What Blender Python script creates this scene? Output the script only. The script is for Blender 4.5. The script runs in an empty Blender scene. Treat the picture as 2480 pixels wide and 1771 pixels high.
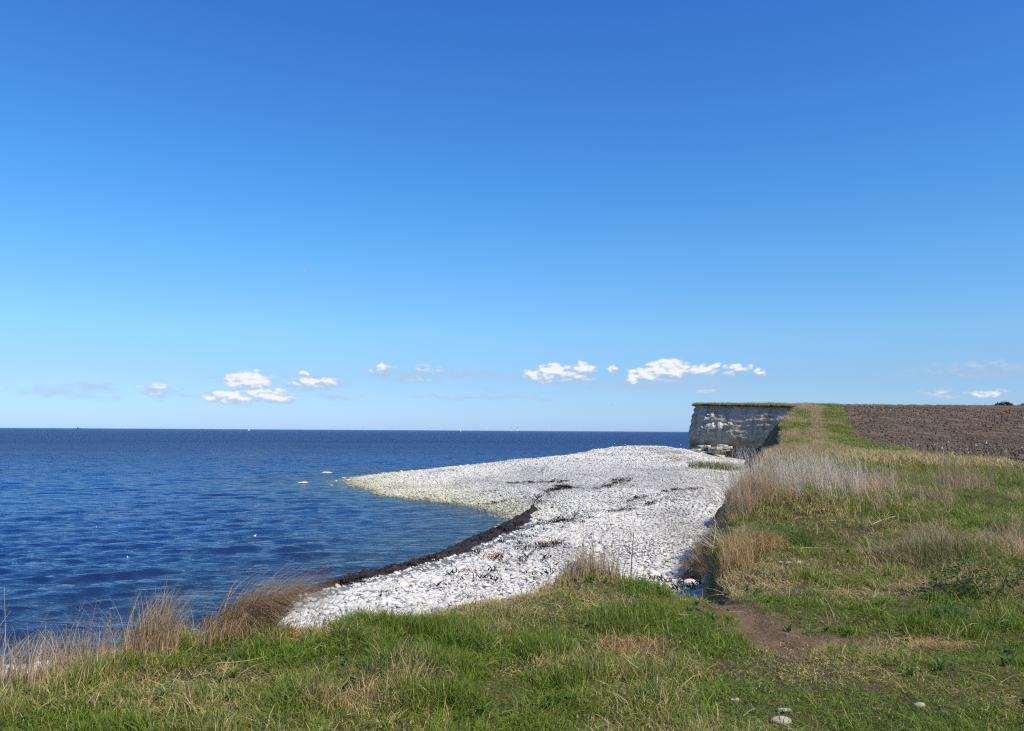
import bpy, math, random
import numpy as np
from mathutils import Matrix, Vector

random.seed(11)
RNG = np.random.default_rng(11)
scene = bpy.context.scene
COL = scene.collection

# ------------------------------------------------------------------ camera
cam_d = bpy.data.cameras.new('camera')
cam_d.sensor_width = 36.0
cam_d.lens = 28.26
cam_d.clip_start = 0.05
cam_d.clip_end = 250000
cam = bpy.data.objects.new('camera', cam_d)
COL.objects.link(cam)
cam.matrix_world = (Matrix.Translation((0, 0, 6.0)) @ Matrix.Rotation(math.radians(94.634), 4, 'X')
                    @ Matrix.Rotation(math.radians(0.336), 4, 'Z'))
scene.camera = cam

# ------------------------------------------------------------------ light
SUN_AZ, SUN_EL = math.radians(-45), math.radians(48)      # azimuth from +X towards +Y
world = bpy.data.worlds.new('World')
scene.world = world
world.use_nodes = True
wt = world.node_tree
wt.nodes.clear()
w_out = wt.nodes.new('ShaderNodeOutputWorld')
w_bg = wt.nodes.new('ShaderNodeBackground')
w_sky = wt.nodes.new('ShaderNodeTexSky')
w_sky.sky_type = 'NISHITA'
w_sky.sun_disc = False
w_sky.sun_elevation = SUN_EL
w_sky.sun_rotation = math.pi / 2 - SUN_AZ
w_sky.altitude = 0
w_sky.air_density = 1.0
w_sky.dust_density = 0.3
w_sky.ozone_density = 2.0
w_tc = wt.nodes.new('ShaderNodeTexCoord')
w_sep = wt.nodes.new('ShaderNodeSeparateXYZ')
w_ramp = wt.nodes.new('ShaderNodeValToRGB')
w_mul = wt.nodes.new('ShaderNodeMix')
w_mul.data_type = 'RGBA'
w_mul.blend_type = 'MULTIPLY'
w_mul.inputs[0].default_value = 1.0
wt.links.new(w_tc.outputs['Generated'], w_sep.inputs[0])
wt.links.new(w_sep.outputs['Z'], w_ramp.inputs['Fac'])
SKY_K = 2.2
SKY_RAMP = [(0.0, (.63, .98, 1.92)), (.03, (.64, .94, 1.60)), (.065, (.66, .93, 1.40)), (.119, (.73, 1.12, 1.50)), (.209, (.615, 1.20, 1.66)),
            (.296, (.49, 1.17, 1.80)), (.478, (.39, 1.0, 1.90)), (1.0, (.42, .86, 1.50))]
SKY_RAMP = [(p, tuple(v / SKY_K for v in c)) for p, c in SKY_RAMP]
els = w_ramp.color_ramp.elements
while len(els) < len(SKY_RAMP):
    els.new(0.5)
for e, (p, c) in zip(els, SKY_RAMP):
    e.position = p
for e, (p, c) in zip(els, SKY_RAMP):
    e.color = (*c, 1)
wt.links.new(w_sky.outputs[0], w_mul.inputs[6])
wt.links.new(w_ramp.outputs[0], w_mul.inputs[7])
w_gain = wt.nodes.new('ShaderNodeVectorMath'); w_gain.operation = 'SCALE'
w_gain.inputs['Scale'].default_value = SKY_K
wt.links.new(w_mul.outputs[2], w_gain.inputs[0])

# small cumulus and streaks low over the horizon: (azimuth deg, elevation deg, half width, half height, strength, whiteness)
CLOUDS = [
    (-28.94, 2.26, 2.90, 0.42, 0.50, 0.25), (-27.58, 2.56, 1.83, 0.26, 0.45, 0.20), (-23.80, 2.52, 1.04, 0.45, 0.75, 0.60), (-21.87, 2.18, 1.52, 0.16, 0.35, 0.20), (-18.22, 3.14, 1.52, 0.61, 1.10, 1.10),
    (-19.48, 2.08, 1.52, 0.35, 1.10, 1.00), (-16.73, 2.22, 1.68, 0.39, 1.10, 1.00), (-13.86, 3.14, 2.20, 0.39, 0.80, 0.65), (-14.08, 3.60, 2.29, 0.19, 0.50, 0.00), (-14.78, 3.81, 0.46, 0.13, 0.90, 1.00),
    (-20.66, 3.44, 0.91, 0.13, 0.30, 0.00), (-12.16, 2.23, 1.52, 0.13, 0.40, 0.30), (-9.16, 4.30, 1.10, 0.29, 0.80, 0.75), (-7.57, 3.82, 3.35, 0.39, 0.40, 0.10), (-6.15, 4.22, 1.37, 0.29, 0.65, 0.50),
    (-6.62, 3.48, 1.07, 0.22, 0.50, 0.40), (-4.08, 3.96, 3.96, 0.29, 0.42, 0.10), (1.39, 4.06, 0.76, 0.35, 0.80, 0.80), (3.06, 4.32, 1.10, 0.45, 1.20, 1.15), (5.23, 4.39, 0.85, 0.35, 1.00, 0.90),
    (3.31, 3.75, 2.68, 0.42, 0.90, 0.65), (7.24, 4.38, 0.40, 0.22, 0.90, 0.90), (10.91, 4.46, 1.40, 0.55, 1.30, 1.20), (9.66, 4.02, 1.28, 0.45, 1.20, 1.10), (8.47, 3.65, 0.79, 0.29, 0.90, 0.80),
    (11.90, 4.01, 0.91, 0.42, 1.00, 0.85), (10.13, 3.55, 2.44, 0.22, 0.70, 0.40), (13.52, 4.24, 1.04, 0.45, 1.00, 0.85), (14.04, 4.48, 0.55, 0.26, 1.00, 1.00), (15.64, 4.34, 0.76, 0.35, 1.00, 1.00),
    (15.33, 3.91, 0.79, 0.19, 0.70, 0.50), (17.23, 4.00, 0.55, 0.26, 0.95, 0.85), (10.90, 3.16, 6.10, 0.32, 0.35, 0.20), (13.81, 2.77, 1.16, 0.16, 0.45, 0.35), (30.68, 2.42, 0.91, 0.29, 0.95, 0.85),
    (28.37, 2.43, 1.68, 0.26, 0.45, 0.40), (31.10, 4.01, 5.18, 0.42, 0.33, 0.30), (28.90, 3.55, 5.79, 0.26, 0.28, 0.25), (-1.82, 2.38, 5.18, 0.10, 0.35, 0.00), (-1.50, 2.92, 0.91, 0.10, 0.30, 0.00),
]
def wn(typ, **kw):
    nd = wt.nodes.new(typ)
    for k, v in kw.items(): setattr(nd, k, v)
    return nd
def wm(op, a, b=None, c=None, clamp=False):
    nd = wn('ShaderNodeMath', operation=op, use_clamp=clamp)
    for i, v in enumerate((a, b, c)):
        if v is None: continue
        if isinstance(v, bpy.types.NodeSocket): wt.links.new(v, nd.inputs[i])
        else: nd.inputs[i].default_value = v
    return nd.outputs[0]
def wsm(v, a, b):
    nd = wn('ShaderNodeMapRange', interpolation_type='SMOOTHSTEP')
    wt.links.new(v, nd.inputs[0]); nd.inputs[1].default_value = a; nd.inputs[2].default_value = b
    return nd.outputs[0]
az_ = wm('MULTIPLY', wm('ARCTAN2', w_sep.outputs['X'], w_sep.outputs['Y']), 57.2958)
el_ = wm('MULTIPLY', wm('ARCSINE', w_sep.outputs['Z']), 57.2958)
cxy = wn('ShaderNodeCombineXYZ'); wt.links.new(az_, cxy.inputs[0]); wt.links.new(el_, cxy.inputs[1])
def wnoise(vec, scale, sy, detail, off=(0, 0, 0), rough=.6, out=0):
    mp = wn('ShaderNodeMapping'); wt.links.new(vec, mp.inputs[0]); mp.inputs['Scale'].default_value = (1, sy, 1); mp.inputs['Location'].default_value = off
    nz = wn('ShaderNodeTexNoise'); wt.links.new(mp.outputs[0], nz.inputs['Vector'])
    nz.inputs['Scale'].default_value = scale; nz.inputs['Detail'].default_value = detail; nz.inputs['Roughness'].default_value = rough
    return nz.outputs[out]
wv_ = wn('ShaderNodeVectorMath', operation='SUBTRACT'); wt.links.new(wnoise(cxy.outputs[0], 1.1, 1.6, 3, out=1, rough=.45), wv_.inputs[0]); wv_.inputs[1].default_value = (.5, .5, .5)
wv2 = wn('ShaderNodeVectorMath', operation='MULTIPLY_ADD'); wt.links.new(wv_.outputs[0], wv2.inputs[0]); wv2.inputs[1].default_value = (1.8, 1.0, 0); wt.links.new(cxy.outputs[0], wv2.inputs[2])
acc_a, acc_w = 0.0, 0.0
for (ca, ce, ha, he, st, wh) in CLOUDS:
    st = st * 1.45 if st < .5 else st
    v1 = wn('ShaderNodeVectorMath', operation='SUBTRACT'); wt.links.new(wv2.outputs[0], v1.inputs[0]); v1.inputs[1].default_value = (ca, ce, 0)
    v2 = wn('ShaderNodeVectorMath', operation='MULTIPLY'); wt.links.new(v1.outputs[0], v2.inputs[0]); v2.inputs[1].default_value = (1 / (ha * 1.38), 1 / (he * 1.5), 0)
    v3 = wn('ShaderNodeVectorMath', operation='DOT_PRODUCT'); wt.links.new(v2.outputs[0], v3.inputs[0]); wt.links.new(v2.outputs[0], v3.inputs[1])
    f = wm('SUBTRACT', 1.0, v3.outputs['Value'])
    acc_a = wm('MAXIMUM', wm('MULTIPLY', f, st), acc_a)
    sy_ = wn('ShaderNodeSeparateXYZ'); wt.links.new(v2.outputs[0], sy_.inputs[0])
    acc_w = wm('MAXIMUM', wm('MULTIPLY_ADD', wm('MULTIPLY', sy_.outputs[1], wm('MAXIMUM', f, 0.0)), .9 * wh, wm('MULTIPLY', f, wh)), acc_w)
nA = wnoise(cxy.outputs[0], 1.25, 1.7, 4, rough=.48)
nB = wnoise(cxy.outputs[0], 1.25, 1.7, 4, off=(-.14, -.30, 0), rough=.48)
relief = wm('SUBTRACT', nA, nB)
alpha = wm('MULTIPLY', wsm(wm('ADD', acc_a, wm('MULTIPLY', wm('SUBTRACT', nA, .5), .95)), .02, .8), wm('GREATER_THAN', acc_a, 0.0))
alpha = wm('MULTIPLY', alpha, wsm(acc_a, 0.0, .12))
white = wm('ADD', wm('MULTIPLY', wsm(acc_w, .16, 1.0), 1.0), wm('MULTIPLY', wm('MULTIPLY', relief, 4.0), wsm(acc_w, .1, .7)), clamp=True)  # sunlit tops and shaded undersides of the clouds, put into the colour
c_mix = wn('ShaderNodeMix', data_type='RGBA'); wt.links.new(white, c_mix.inputs[0])
c_mix.inputs[6].default_value = (4.3, 5.6, 7.6, 1); c_mix.inputs[7].default_value = (9.2, 9.3, 9.6, 1)
alpha = wm('MULTIPLY', alpha, wm('MULTIPLY_ADD', white, .38, .60))
f_mix = wn('ShaderNodeMix', data_type='RGBA'); wt.links.new(alpha, f_mix.inputs[0]); wt.links.new(w_gain.outputs[0], f_mix.inputs[6]); wt.links.new(c_mix.outputs[2], f_mix.inputs[7])
wt.links.new(f_mix.outputs[2], w_bg.inputs['Color'])
w_bg.inputs['Strength'].default_value = 0.1
wt.links.new(w_bg.outputs[0], w_out.inputs[0])

sun_d = bpy.data.lights.new('sun', 'SUN')
sun_d.energy = 5.0
sun_d.angle = math.radians(0.53)
sun_d.color = (1.0, 0.90, 0.73)
sun = bpy.data.objects.new('sun', sun_d)
COL.objects.link(sun)
sd_ = Vector((math.cos(SUN_AZ) * math.cos(SUN_EL), math.sin(SUN_AZ) * math.cos(SUN_EL), math.sin(SUN_EL)))
sun.rotation_euler = sd_.to_track_quat('Z', 'Y').to_euler()
sun.location = (20, -10, 30)

scene.view_settings.view_transform = 'Standard'
scene.view_settings.look = 'None'
scene.view_settings.exposure = 0.0
scene.view_settings.gamma = 1.0
scene.view_settings.use_curve_mapping = False
scene.render.engine = 'CYCLES'
cy = scene.cycles
cy.use_denoising = False
cy.pixel_filter_type = 'BLACKMAN_HARRIS'
cy.filter_width = 1.25
cy.max_bounces = 8
cy.diffuse_bounces = 3
cy.glossy_bounces = 3
cy.transmission_bounces = 3
cy.transparent_max_bounces = 8
cy.volume_bounces = 3
cy.sample_clamp_indirect = 6
cy.caustics_reflective = False
cy.caustics_refractive = False

# ------------------------------------------------------------------ helpers
def tag(o, label=None, cat=None, group=None, kind=None):
    if label: o['label'] = label
    if cat: o['category'] = cat
    if group: o['group'] = group
    if kind: o['kind'] = kind
    return o

def link(name, me, mat=None, parent=None, loc=None):
    o = bpy.data.objects.new(name, me)
    COL.objects.link(o)
    if mat is not None and me is not None and len(me.materials) == 0:
        me.materials.append(mat)
    if parent is not None: o.parent = parent
    if loc is not None: o.location = loc
    return o

def mesh_np(name, verts, quads=None, tris=None, smooth=True, attrs=None):
    me = bpy.data.meshes.new(name)
    verts = np.asarray(verts, dtype=np.float32)
    nq = 0 if quads is None else len(quads)
    nt = 0 if tris is None else len(tris)
    me.vertices.add(len(verts))
    me.vertices.foreach_set('co', verts.ravel())
    loops = []
    if nq: loops.append(np.asarray(quads, dtype=np.int32).ravel())
    if nt: loops.append(np.asarray(tris, dtype=np.int32).ravel())
    loops = np.concatenate(loops) if loops else np.zeros(0, np.int32)
    me.loops.add(len(loops))
    me.loops.foreach_set('vertex_index', loops)
    me.polygons.add(nq + nt)
    starts = np.concatenate([np.arange(nq) * 4, nq * 4 + np.arange(nt) * 3]).astype(np.int32)
    me.polygons.foreach_set('loop_start', starts)
    me.update(calc_edges=True)
    if smooth and nq + nt:
        me.polygons.foreach_set('use_smooth', np.ones(nq + nt, dtype=bool))
    for k, a in (attrs or {}).items():
        a = np.asarray(a, dtype=np.float32)
        if a.ndim == 2:
            at = me.attributes.new(k, 'FLOAT_VECTOR', 'POINT')
            at.data.foreach_set('vector', a.ravel())
        else:
            at = me.attributes.new(k, 'FLOAT', 'POINT')
            at.data.foreach_set('value', a)
    return me

def grid_quads(nr, nc):
    i = np.arange((nr - 1) * (nc - 1))
    r, c = i // (nc - 1), i % (nc - 1)
    a = r * nc + c
    return np.stack([a, a + 1, a + nc + 1, a + nc], axis=1)

def _h(ix, iy, seed):
    n = (ix.astype(np.int64) * 374761393 + iy.astype(np.int64) * 668265263 + seed * 1442695041) & 0xffffffff
    n = ((n ^ (n >> 13)) * 1274126177) & 0xffffffff
    n = (n ^ (n >> 16)) & 0xffffff
    return n / float(0xffffff)

def vnoise(x, y, seed=0):
    x = np.asarray(x, float); y = np.asarray(y, float)
    ix, iy = np.floor(x), np.floor(y)
    fx, fy = x - ix, y - iy
    fx, fy = fx * fx * (3 - 2 * fx), fy * fy * (3 - 2 * fy)
    a, b = _h(ix, iy, seed), _h(ix + 1, iy, seed)
    c, d = _h(ix, iy + 1, seed), _h(ix + 1, iy + 1, seed)
    return (a * (1 - fx) + b * fx) * (1 - fy) + (c * (1 - fx) + d * fx) * fy - 0.5

def fbm(x, y, scale, octs=4, seed=0):
    s, amp, tot = 0, 1.0, 0
    f = 1.0 / scale
    for k in range(octs):
        s = s + amp * vnoise(x * f + 17.3 * k, y * f - 9.1 * k, seed + k)
        tot += amp; amp *= 0.5; f *= 2.03
    return s / tot * 2          # about -1..1

def poly_sdf(x, y, P):
    """signed distance, positive inside"""
    x = np.asarray(x, float); y = np.asarray(y, float)
    d = np.full(x.shape, 1e18); inside = np.zeros(x.shape, bool)
    n = len(P)
    for i in range(n):
        ax, ay = P[i]; bx, by = P[(i + 1) % n]
        ex, ey = bx - ax, by - ay
        wx, wy = x - ax, y - ay
        t = np.clip((wx * ex + wy * ey) / (ex * ex + ey * ey + 1e-12), 0, 1)
        d = np.minimum(d, (wx - ex * t) ** 2 + (wy - ey * t) ** 2)
        if ay != by:
            c = ((ay > y) != (by > y)) & (x < (bx - ax) * (y - ay) / (by - ay) + ax)
            inside ^= c
    return np.where(inside, 1, -1) * np.sqrt(d)

def sstep(a, b, x):
    t = np.clip((x - a) / (b - a), 0, 1)
    return t * t * (3 - 2 * t)

# ------------------------------------------------------------------ node helper
class NT:
    def __init__(s, name, out='mat'):
        s.m = bpy.data.materials.new(name); s.m.use_nodes = True
        s.t = s.m.node_tree; s.t.nodes.clear()
        s.out = s.t.nodes.new('ShaderNodeOutputMaterial')
    def n(s, typ, **kw):
        nd = s.t.nodes.new(typ)
        for k, v in kw.items(): setattr(nd, k, v)
        return nd
    def l(s, a, b): s.t.links.new(a, b); return s
    def set(s, sock, v):
        if v is None: return
        if isinstance(v, bpy.types.NodeSocket): s.l(v, sock)
        elif isinstance(v, (tuple, list)) and len(v) == 3 and sock.type == 'RGBA': sock.default_value = (*v, 1)
        else: sock.default_value = v
    def math(s, op, a, b=None, c=None, clamp=False):
        nd = s.n('ShaderNodeMath', operation=op, use_clamp=clamp)
        s.set(nd.inputs[0], a); s.set(nd.inputs[1], b); s.set(nd.inputs[2], c)
        return nd.outputs[0]
    def mix(s, f, a, b, mode='MIX'):
        nd = s.n('ShaderNodeMix', data_type='RGBA', blend_type=mode)
        s.set(nd.inputs[0], f); s.set(nd.inputs[6], a); s.set(nd.inputs[7], b)
        return nd.outputs[2]
    def noise(s, vec, scale, detail=4, rough=0.55, dist=0.0):
        nd = s.n('ShaderNodeTexNoise')
        s.set(nd.inputs['Vector'], vec); nd.inputs['Scale'].default_value = scale
        nd.inputs['Detail'].default_value = detail; nd.inputs['Roughness'].default_value = rough
        nd.inputs['Distortion'].default_value = dist
        return nd.outputs[0]
    def voro(s, vec, scale, feature='F1', out='Distance'):
        nd = s.n('ShaderNodeTexVoronoi', feature=feature)
        s.set(nd.inputs['Vector'], vec); nd.inputs['Scale'].default_value = scale
        return nd.outputs[out]
    def rng(s, v, a, b, c=0.0, d=1.0):
        nd = s.n('ShaderNodeMapRange')
        s.set(nd.inputs[0], v)
        for i, q in enumerate((a, b, c, d)): s.set(nd.inputs[i + 1], q)
        return nd.outputs[0]
    def pos(s): return s.n('ShaderNodeNewGeometry').outputs['Position']
    def map(s, vec, scale=(1, 1, 1), rot=(0, 0, 0)):
        nd = s.n('ShaderNodeMapping'); s.l(vec, nd.inputs[0])
        nd.inputs['Scale'].default_value = scale; nd.inputs['Rotation'].default_value = rot
        return nd.outputs[0]
    def attr(s, name, typ='GEOMETRY', out='Fac'):
        return s.n('ShaderNodeAttribute', attribute_name=name, attribute_type=typ).outputs[out]
    def bump(s, h, strength=0.5, dist=0.05, normal=None):
        nd = s.n('ShaderNodeBump'); s.set(nd.inputs['Height'], h)
        nd.inputs['Strength'].default_value = strength; s.set(nd.inputs['Distance'], dist)
        if normal is not None: s.l(normal, nd.inputs['Normal'])
        return nd.outputs[0]
    def bsdf(s, color, rough=0.8, spec=0.3, normal=None, **kw):
        nd = s.n('ShaderNodeBsdfPrincipled')
        s.set(nd.inputs['Base Color'], color); s.set(nd.inputs['Roughness'], rough)
        nd.inputs['Specular IOR Level'].default_value = spec
        if normal is not None: s.l(normal, nd.inputs['Normal'])
        for k, v in kw.items(): s.set(nd.inputs[k], v)
        return nd.outputs[0]
    def done(s, sh): s.l(sh, s.out.inputs['Surface']); return s.m

def simple(name, col, rough=0.8, spec=0.3, nscale=None, namp=0.25):
    m = NT(name)
    c = col
    if nscale:
        nz = m.noise(m.pos(), nscale, 3)
        c = m.mix(m.rng(nz, 0.3, 0.7), tuple(v * (1 - namp) for v in col), tuple(min(1, v * (1 + namp)) for v in col))
    return m.done(m.bsdf(c, rough, spec))

# ------------------------------------------------------------------ ground shape
PLATEAU = [(-60, -14), (-20, -2.5), (-8, 3.0), (-4.3, 5.0), (-3.45, 5.6), (-3.15, 5.95), (-2.62, 6.35), (-2.1, 6.6),
           (-1.32, 7.05), (-0.56, 7.45), (0.07, 8.05), (0.5, 8.65), (1.29, 8.8), (1.63, 8.3), (1.85, 7.85), (2.08, 7.95),
           (2.3, 8.6), (2.5, 9.6), (2.85, 10.6), (3.25, 11.2), (3.35, 12.0), (3.45, 13.0), (3.85, 14.5), (4.35, 16.2), (5.3, 19),
           (9.2, 30), (13.8, 42), (20.6, 60), (26, 76), (32, 95), (40, 118), (49.6, 140), (54.6, 151.5), (45.5, 161), (38.6, 170),
           (44, 185), (60, 215), (100, 260), (320, 300), (320, -80), (-60, -80)]
_py = np.array([-100, 0, 12, 18, 24, 33, 42, 50, 60, 70, 80, 95, 110, 130, 150, 160, 170, 200, 320.])
_pz = np.array([4.4, 4.4, 4.4, 4.62, 4.93, 5.03, 5.04, 5.05, 4.95, 5.1, 5.4, 6.3, 7.4, 9.1, 10.9, 11.4, 11.8, 12.2, 12.0])
_yy = np.linspace(-100, 320, 2101)
_zz = np.interp(_yy, _py, _pz)
_k = np.exp(-np.linspace(-2, 2, 41) ** 2); _k /= _k.sum()
_zz[20:-20] = np.convolve(_zz, _k, 'same')[20:-20]
FIELD_Y = np.array([6, 12, 18, 21, 24, 33, 50, 80, 110, 150, 175.])
FIELD_X = np.array([60, 30, 18.5, 16.4, 15.6, 16.9, 23.2, 33.9, 45.8, 60.7, 69.3])
PATH = [(1.95, 8.15), (1.87, 7.75), (1.88, 7.4), (1.8, 6.76), (1.81, 6.51), (1.83, 6.26), (1.88, 6.06), (1.97, 5.94), (2.1, 5.98),
        (2.37, 6.13), (2.6, 6.17), (2.73, 6.34), (2.51, 6.39), (2.22, 6.3), (2.16, 6.49), (2.14, 6.71), (2.22, 7.14), (2.21, 7.59),
        (2.2, 8.08), (2.12, 8.3)]
MOUNDS = [(7.9, 23.2, 1.9, -1.5), (-2.0, 6.2, .3, .07), (-2.4, 5.5, .25, .06), (0.8, 8.3, .4, .10), (3.2, 10.4, .8, .22), (5.2, 9.6, 1.0, .22), (4.4, 7.9, .5, .12),  # first entry: unseen dip added to let sun reach the cobbles
          (6.3, 15, 2.2, .35), (4.3, 15.0, .9, .25), (9.5, 17, 1.5, .25), (-0.7, 5.3, .35, .08), (0.1, 7.0, .6, .05), (6.6, 11.5, 1.3, .25),
          (-1.1, 6.0, .5, .04), (1.0, 7.4, .7, .06), (7.5, 8.5, 1.2, .2), (2.9, 9.2, .22, .05)]

def field_inside(x, y):
    return x - np.interp(y, FIELD_Y, FIELD_X)

def plateau_z(x, y):
    x = np.asarray(x, float); y = np.asarray(y, float)
    z = np.interp(y, _yy, _zz)
    fi = sstep(1.5, -1.5, field_inside(x, y))
    near = sstep(160, 40, y)
    z = z + fi * (0.035 * fbm(x, y, 1.1, 4, 3) + 0.10 * fbm(x, y, 4.0, 3, 5) * sstep(3, 12, y) + 0.35 * fbm(x, y, 14, 2, 8) * sstep(30, 80, y) * near)
    for mx, my, r, h in MOUNDS:
        z = z + h * np.exp(-((x - mx) ** 2 + (y - my) ** 2) / (r * r))
    return z

def ground_z(x, y, sd=None, pd=None):
    x = np.asarray(x, float); y = np.asarray(y, float)
    if sd is None: sd = poly_sdf(x, y, PLATEAU)
    if pd is None: pd = poly_sdf(x, y, PATH)
    sdn = sd + (0.10 + .12 * sstep(9, 11, y)) * fbm(x, y, 0.9, 3, 21) * sstep(60, 30, y) + .55 * fbm(x, y, 2.4, 2, 22) * sstep(11, 14, y) * sstep(75, 50, y) + 0.8 * fbm(x, y, 4, 2, 24) * sstep(15, 40, y)
    z = plateau_z(x, y)
    z = z - 0.045 * sstep(-0.08, 0.12, pd)
    z = z - 0.12 * np.exp(-np.maximum(sdn, 0) / 0.25)
    s = np.maximum(-sdn, 0)
    slope = np.where(y > 136, 9.0, np.interp(y, [0, 23.6, 26.3, 28, 33, 38, 42, 50, 60, 130], [5, 5, 1.45, 1.6, 2.1, 1.5, 1.4, 1.2, 1.1, 1.5]) + 0.45 * fbm(x, y, 1.5, 3, 31))
    z = z - np.where(y > 137, .3 * s, np.minimum(s * slope, 60))
    return np.maximum(z, -4.0)

# beach: thin plate spline through surveyed points
BP = [(-11.75, 20.85, 0), (-10.8, 21.89, 0), (-9.33, 24.58, 0), (-7.9, 29.14, 0), (-5.95, 33.43, 0), (-4.91, 35.63, 0), (-3.36, 39.37, 0),
      (-2.51, 43.11, 0), (-1.15, 48.7, 0), (-0.26, 52.22, 0), (0.3, 54.05, 0), (-0.28, 55.38, 0), (-1.42, 59.53, 0), (-3.45, 64.7, 0),
      (-5.79, 67.35, 0), (-8.9, 70.65, 0), (-12.59, 75.3, 0), (-16.6, 85.8, 0), (-19.4, 93.0, 0), (-19.0, 103.9, 0), (-15.9, 115, 0),
      (-10.43, 121.31, 0), (-5.94, 130.69, 0), (3, 139, 0.0), (12, 152, .2), (22, 163, .3), (33, 172, .2), (44, 185, 0),
      (-2.95, 124.0, 0.94), (1.01, 127.0, 1.33), (8.17, 132.0, 1.77), (14.67, 143.0, 2.64), (21.41, 150.0, 2.76), (31.1, 152.0, 2.78),
      (36.5, 163.0, 1.15), (37.5, 152, 1.2), (38.78, 143.0, 1.1), (40.83, 130.0, 1.1), (34, 115, 1.2), (27, 95, 1.3),
      (20.4, 72.15, 1.25), (13.7, 50.98, 1.25), (10.03, 37.8, 1.25), (6.28, 28.12, 1.25), (5.02, 24.95, 1.2), (3, 17, 1.5), (0, 16, 1.5),
      (-1.64, 22.27, 1.1), (-5.02, 21.13, 1.0), (-8, 19, .9), (3.28, 35.97, 1.15), (8.99, 61.22, 1.2), (4.5, 70.71, 1.0), (0, 75, .75), (-5, 80, .55),
      (-12, 90, .4), (-14, 100, .4), (-5, 100, .85), (8, 90, 1.25), (16, 85, 1.3), (10, 110, 1.5), (22, 120, 1.9), (28, 135, 2.3), (16, 70, 1.2),
      (-13, 17, .8), (-30, 8, .5), (-20, 12, .6), (0, 30, .75), (3, 45, .75), (-3, 28, .8),
      # sea bed
      (-26, 10, -.5), (-17, 21, -.7), (-14, 27, -.8), (-12, 34, -.9), (-9, 43, -.8), (-5, 50, -.6), (-5, 57, -.5), (-10, 64, -.8), (-17, 75, -.8),
      (-23, 86, -.6), (-25, 96, -.5), (-24, 108, -.7), (-15, 126, -.9), (-8, 140, -1.2), (4, 155, -1.3), (15, 170, -1.4), (30, 185, -1.5),
      (-24, 26, -1.5), (-24, 45, -1.8), (-24, 62, -1.6), (-36, 80, -1.8), (-40, 100, -1.8), (-36, 125, -2.2), (-20, 150, -2.6), (10, 190, -2.8),
      (-60, 20, -3), (-60, 60, -3.2), (-70, 110, -3.4), (-60, 170, -3.6), (0, 230, -3.8), (50, 220, -3), (90, 280, -3)]
BP = np.array(BP, float)
def _tps_k(r2):
    r2 = np.maximum(r2, 1e-9)
    return 0.5 * r2 * np.log(r2)
_S = 50.0
_cb = BP[:, :2] / _S
_nb = len(BP)
_K = _tps_k(((_cb[:, None] - _cb[None]) ** 2).sum(-1)) + np.eye(_nb) * 2e-4
_A = np.zeros((_nb + 3, _nb + 3)); _A[:_nb, :_nb] = _K; _A[:_nb, _nb] = 1; _A[:_nb, _nb + 1:] = _cb; _A[_nb, :_nb] = 1; _A[_nb + 1:, :_nb] = _cb.T
_wb = np.linalg.solve(_A, np.concatenate([BP[:, 2], [0, 0, 0]]))
def beach_base(x, y):
    x = np.asarray(x, float) / _S; y = np.asarray(y, float) / _S
    z = _wb[_nb] + _wb[_nb + 1] * x + _wb[_nb + 2] * y
    for i in range(_nb):
        z = z + _wb[i] * _tps_k((x - _cb[i, 0]) ** 2 + (y - _cb[i, 1]) ** 2)
    return z
def beach_z(x, y):
    z = beach_base(x, y)
    z = z + .085 * np.sin(z * 10.5 + 1.5 * fbm(x, y, 12, 2, 47)) * sstep(.25, .6, z) * sstep(20, 45, y)
    return z + 0.05 * fbm(x, y, 2.2, 3, 41) + 0.14 * fbm(x * 0.8, y * 0.35, 6, 2, 43) * sstep(0.1, 0.8, z)

def polar(r0, r1, nr, angs):
    r = np.exp(np.linspace(math.log(r0), math.log(r1), nr))
    R, A = np.meshgrid(r, angs, indexing='ij')
    return (R * np.sin(A)).ravel(), (R * np.cos(A)).ravel(), R.ravel(), A.ravel()

# ------------------------------------------------------------------ materials of the setting
def mat_meadow():
    m = NT('meadow_soil')
    p = m.pos()
    n1 = m.noise(p, 1.3, 5); n2 = m.noise(p, 9, 4); n3 = m.noise(p, 45, 3)
    c = m.mix(m.rng(n2, .35, .65), (.060, .050, .028), (.035, .048, .015))
    c = m.mix(m.rng(n1, .45, .65), c, (.095, .072, .036))
    c = m.mix(m.rng(n3, .4, .75), c, (.13, .10, .05))
    # steep bank: bare earth
    g = m.n('ShaderNodeNewGeometry')
    sep = m.n('ShaderNodeSeparateXYZ'); m.l(g.outputs['True Normal'], sep.inputs[0])
    steep = m.rng(sep.outputs[2], .75, .5)
    c = m.mix(steep, c, m.mix(m.rng(n2, .35, .65), (.075, .058, .04), (.13, .10, .065)))
    b = m.bump(m.math('ADD', n2, m.math('MULTIPLY', n3, .5)), .7, .05)
    return m.done(m.bsdf(c, .95, .1, b))

def mat_path():
    m = NT('trodden_earth')
    p = m.pos()
    n1 = m.noise(p, 5, 5, .6); n2 = m.noise(p, 40, 4, .7); n3 = m.noise(p, 1.7, 3)
    c = m.mix(m.rng(n1, .3, .7), (.125, .08, .046), (.205, .14, .085))
    c = m.mix(m.math('MULTIPLY', m.rng(n2, .58, .75), .6), c, (.26, .20, .14))
    c = m.mix(m.math('MULTIPLY', m.rng(n3, .5, .7), .4), c, (.08, .055, .04))
    b = m.bump(m.math('ADD', n1, m.math('MULTIPLY', n2, .35)), .8, .05)
    return m.done(m.bsdf(c, .95, .12, b))

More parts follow.
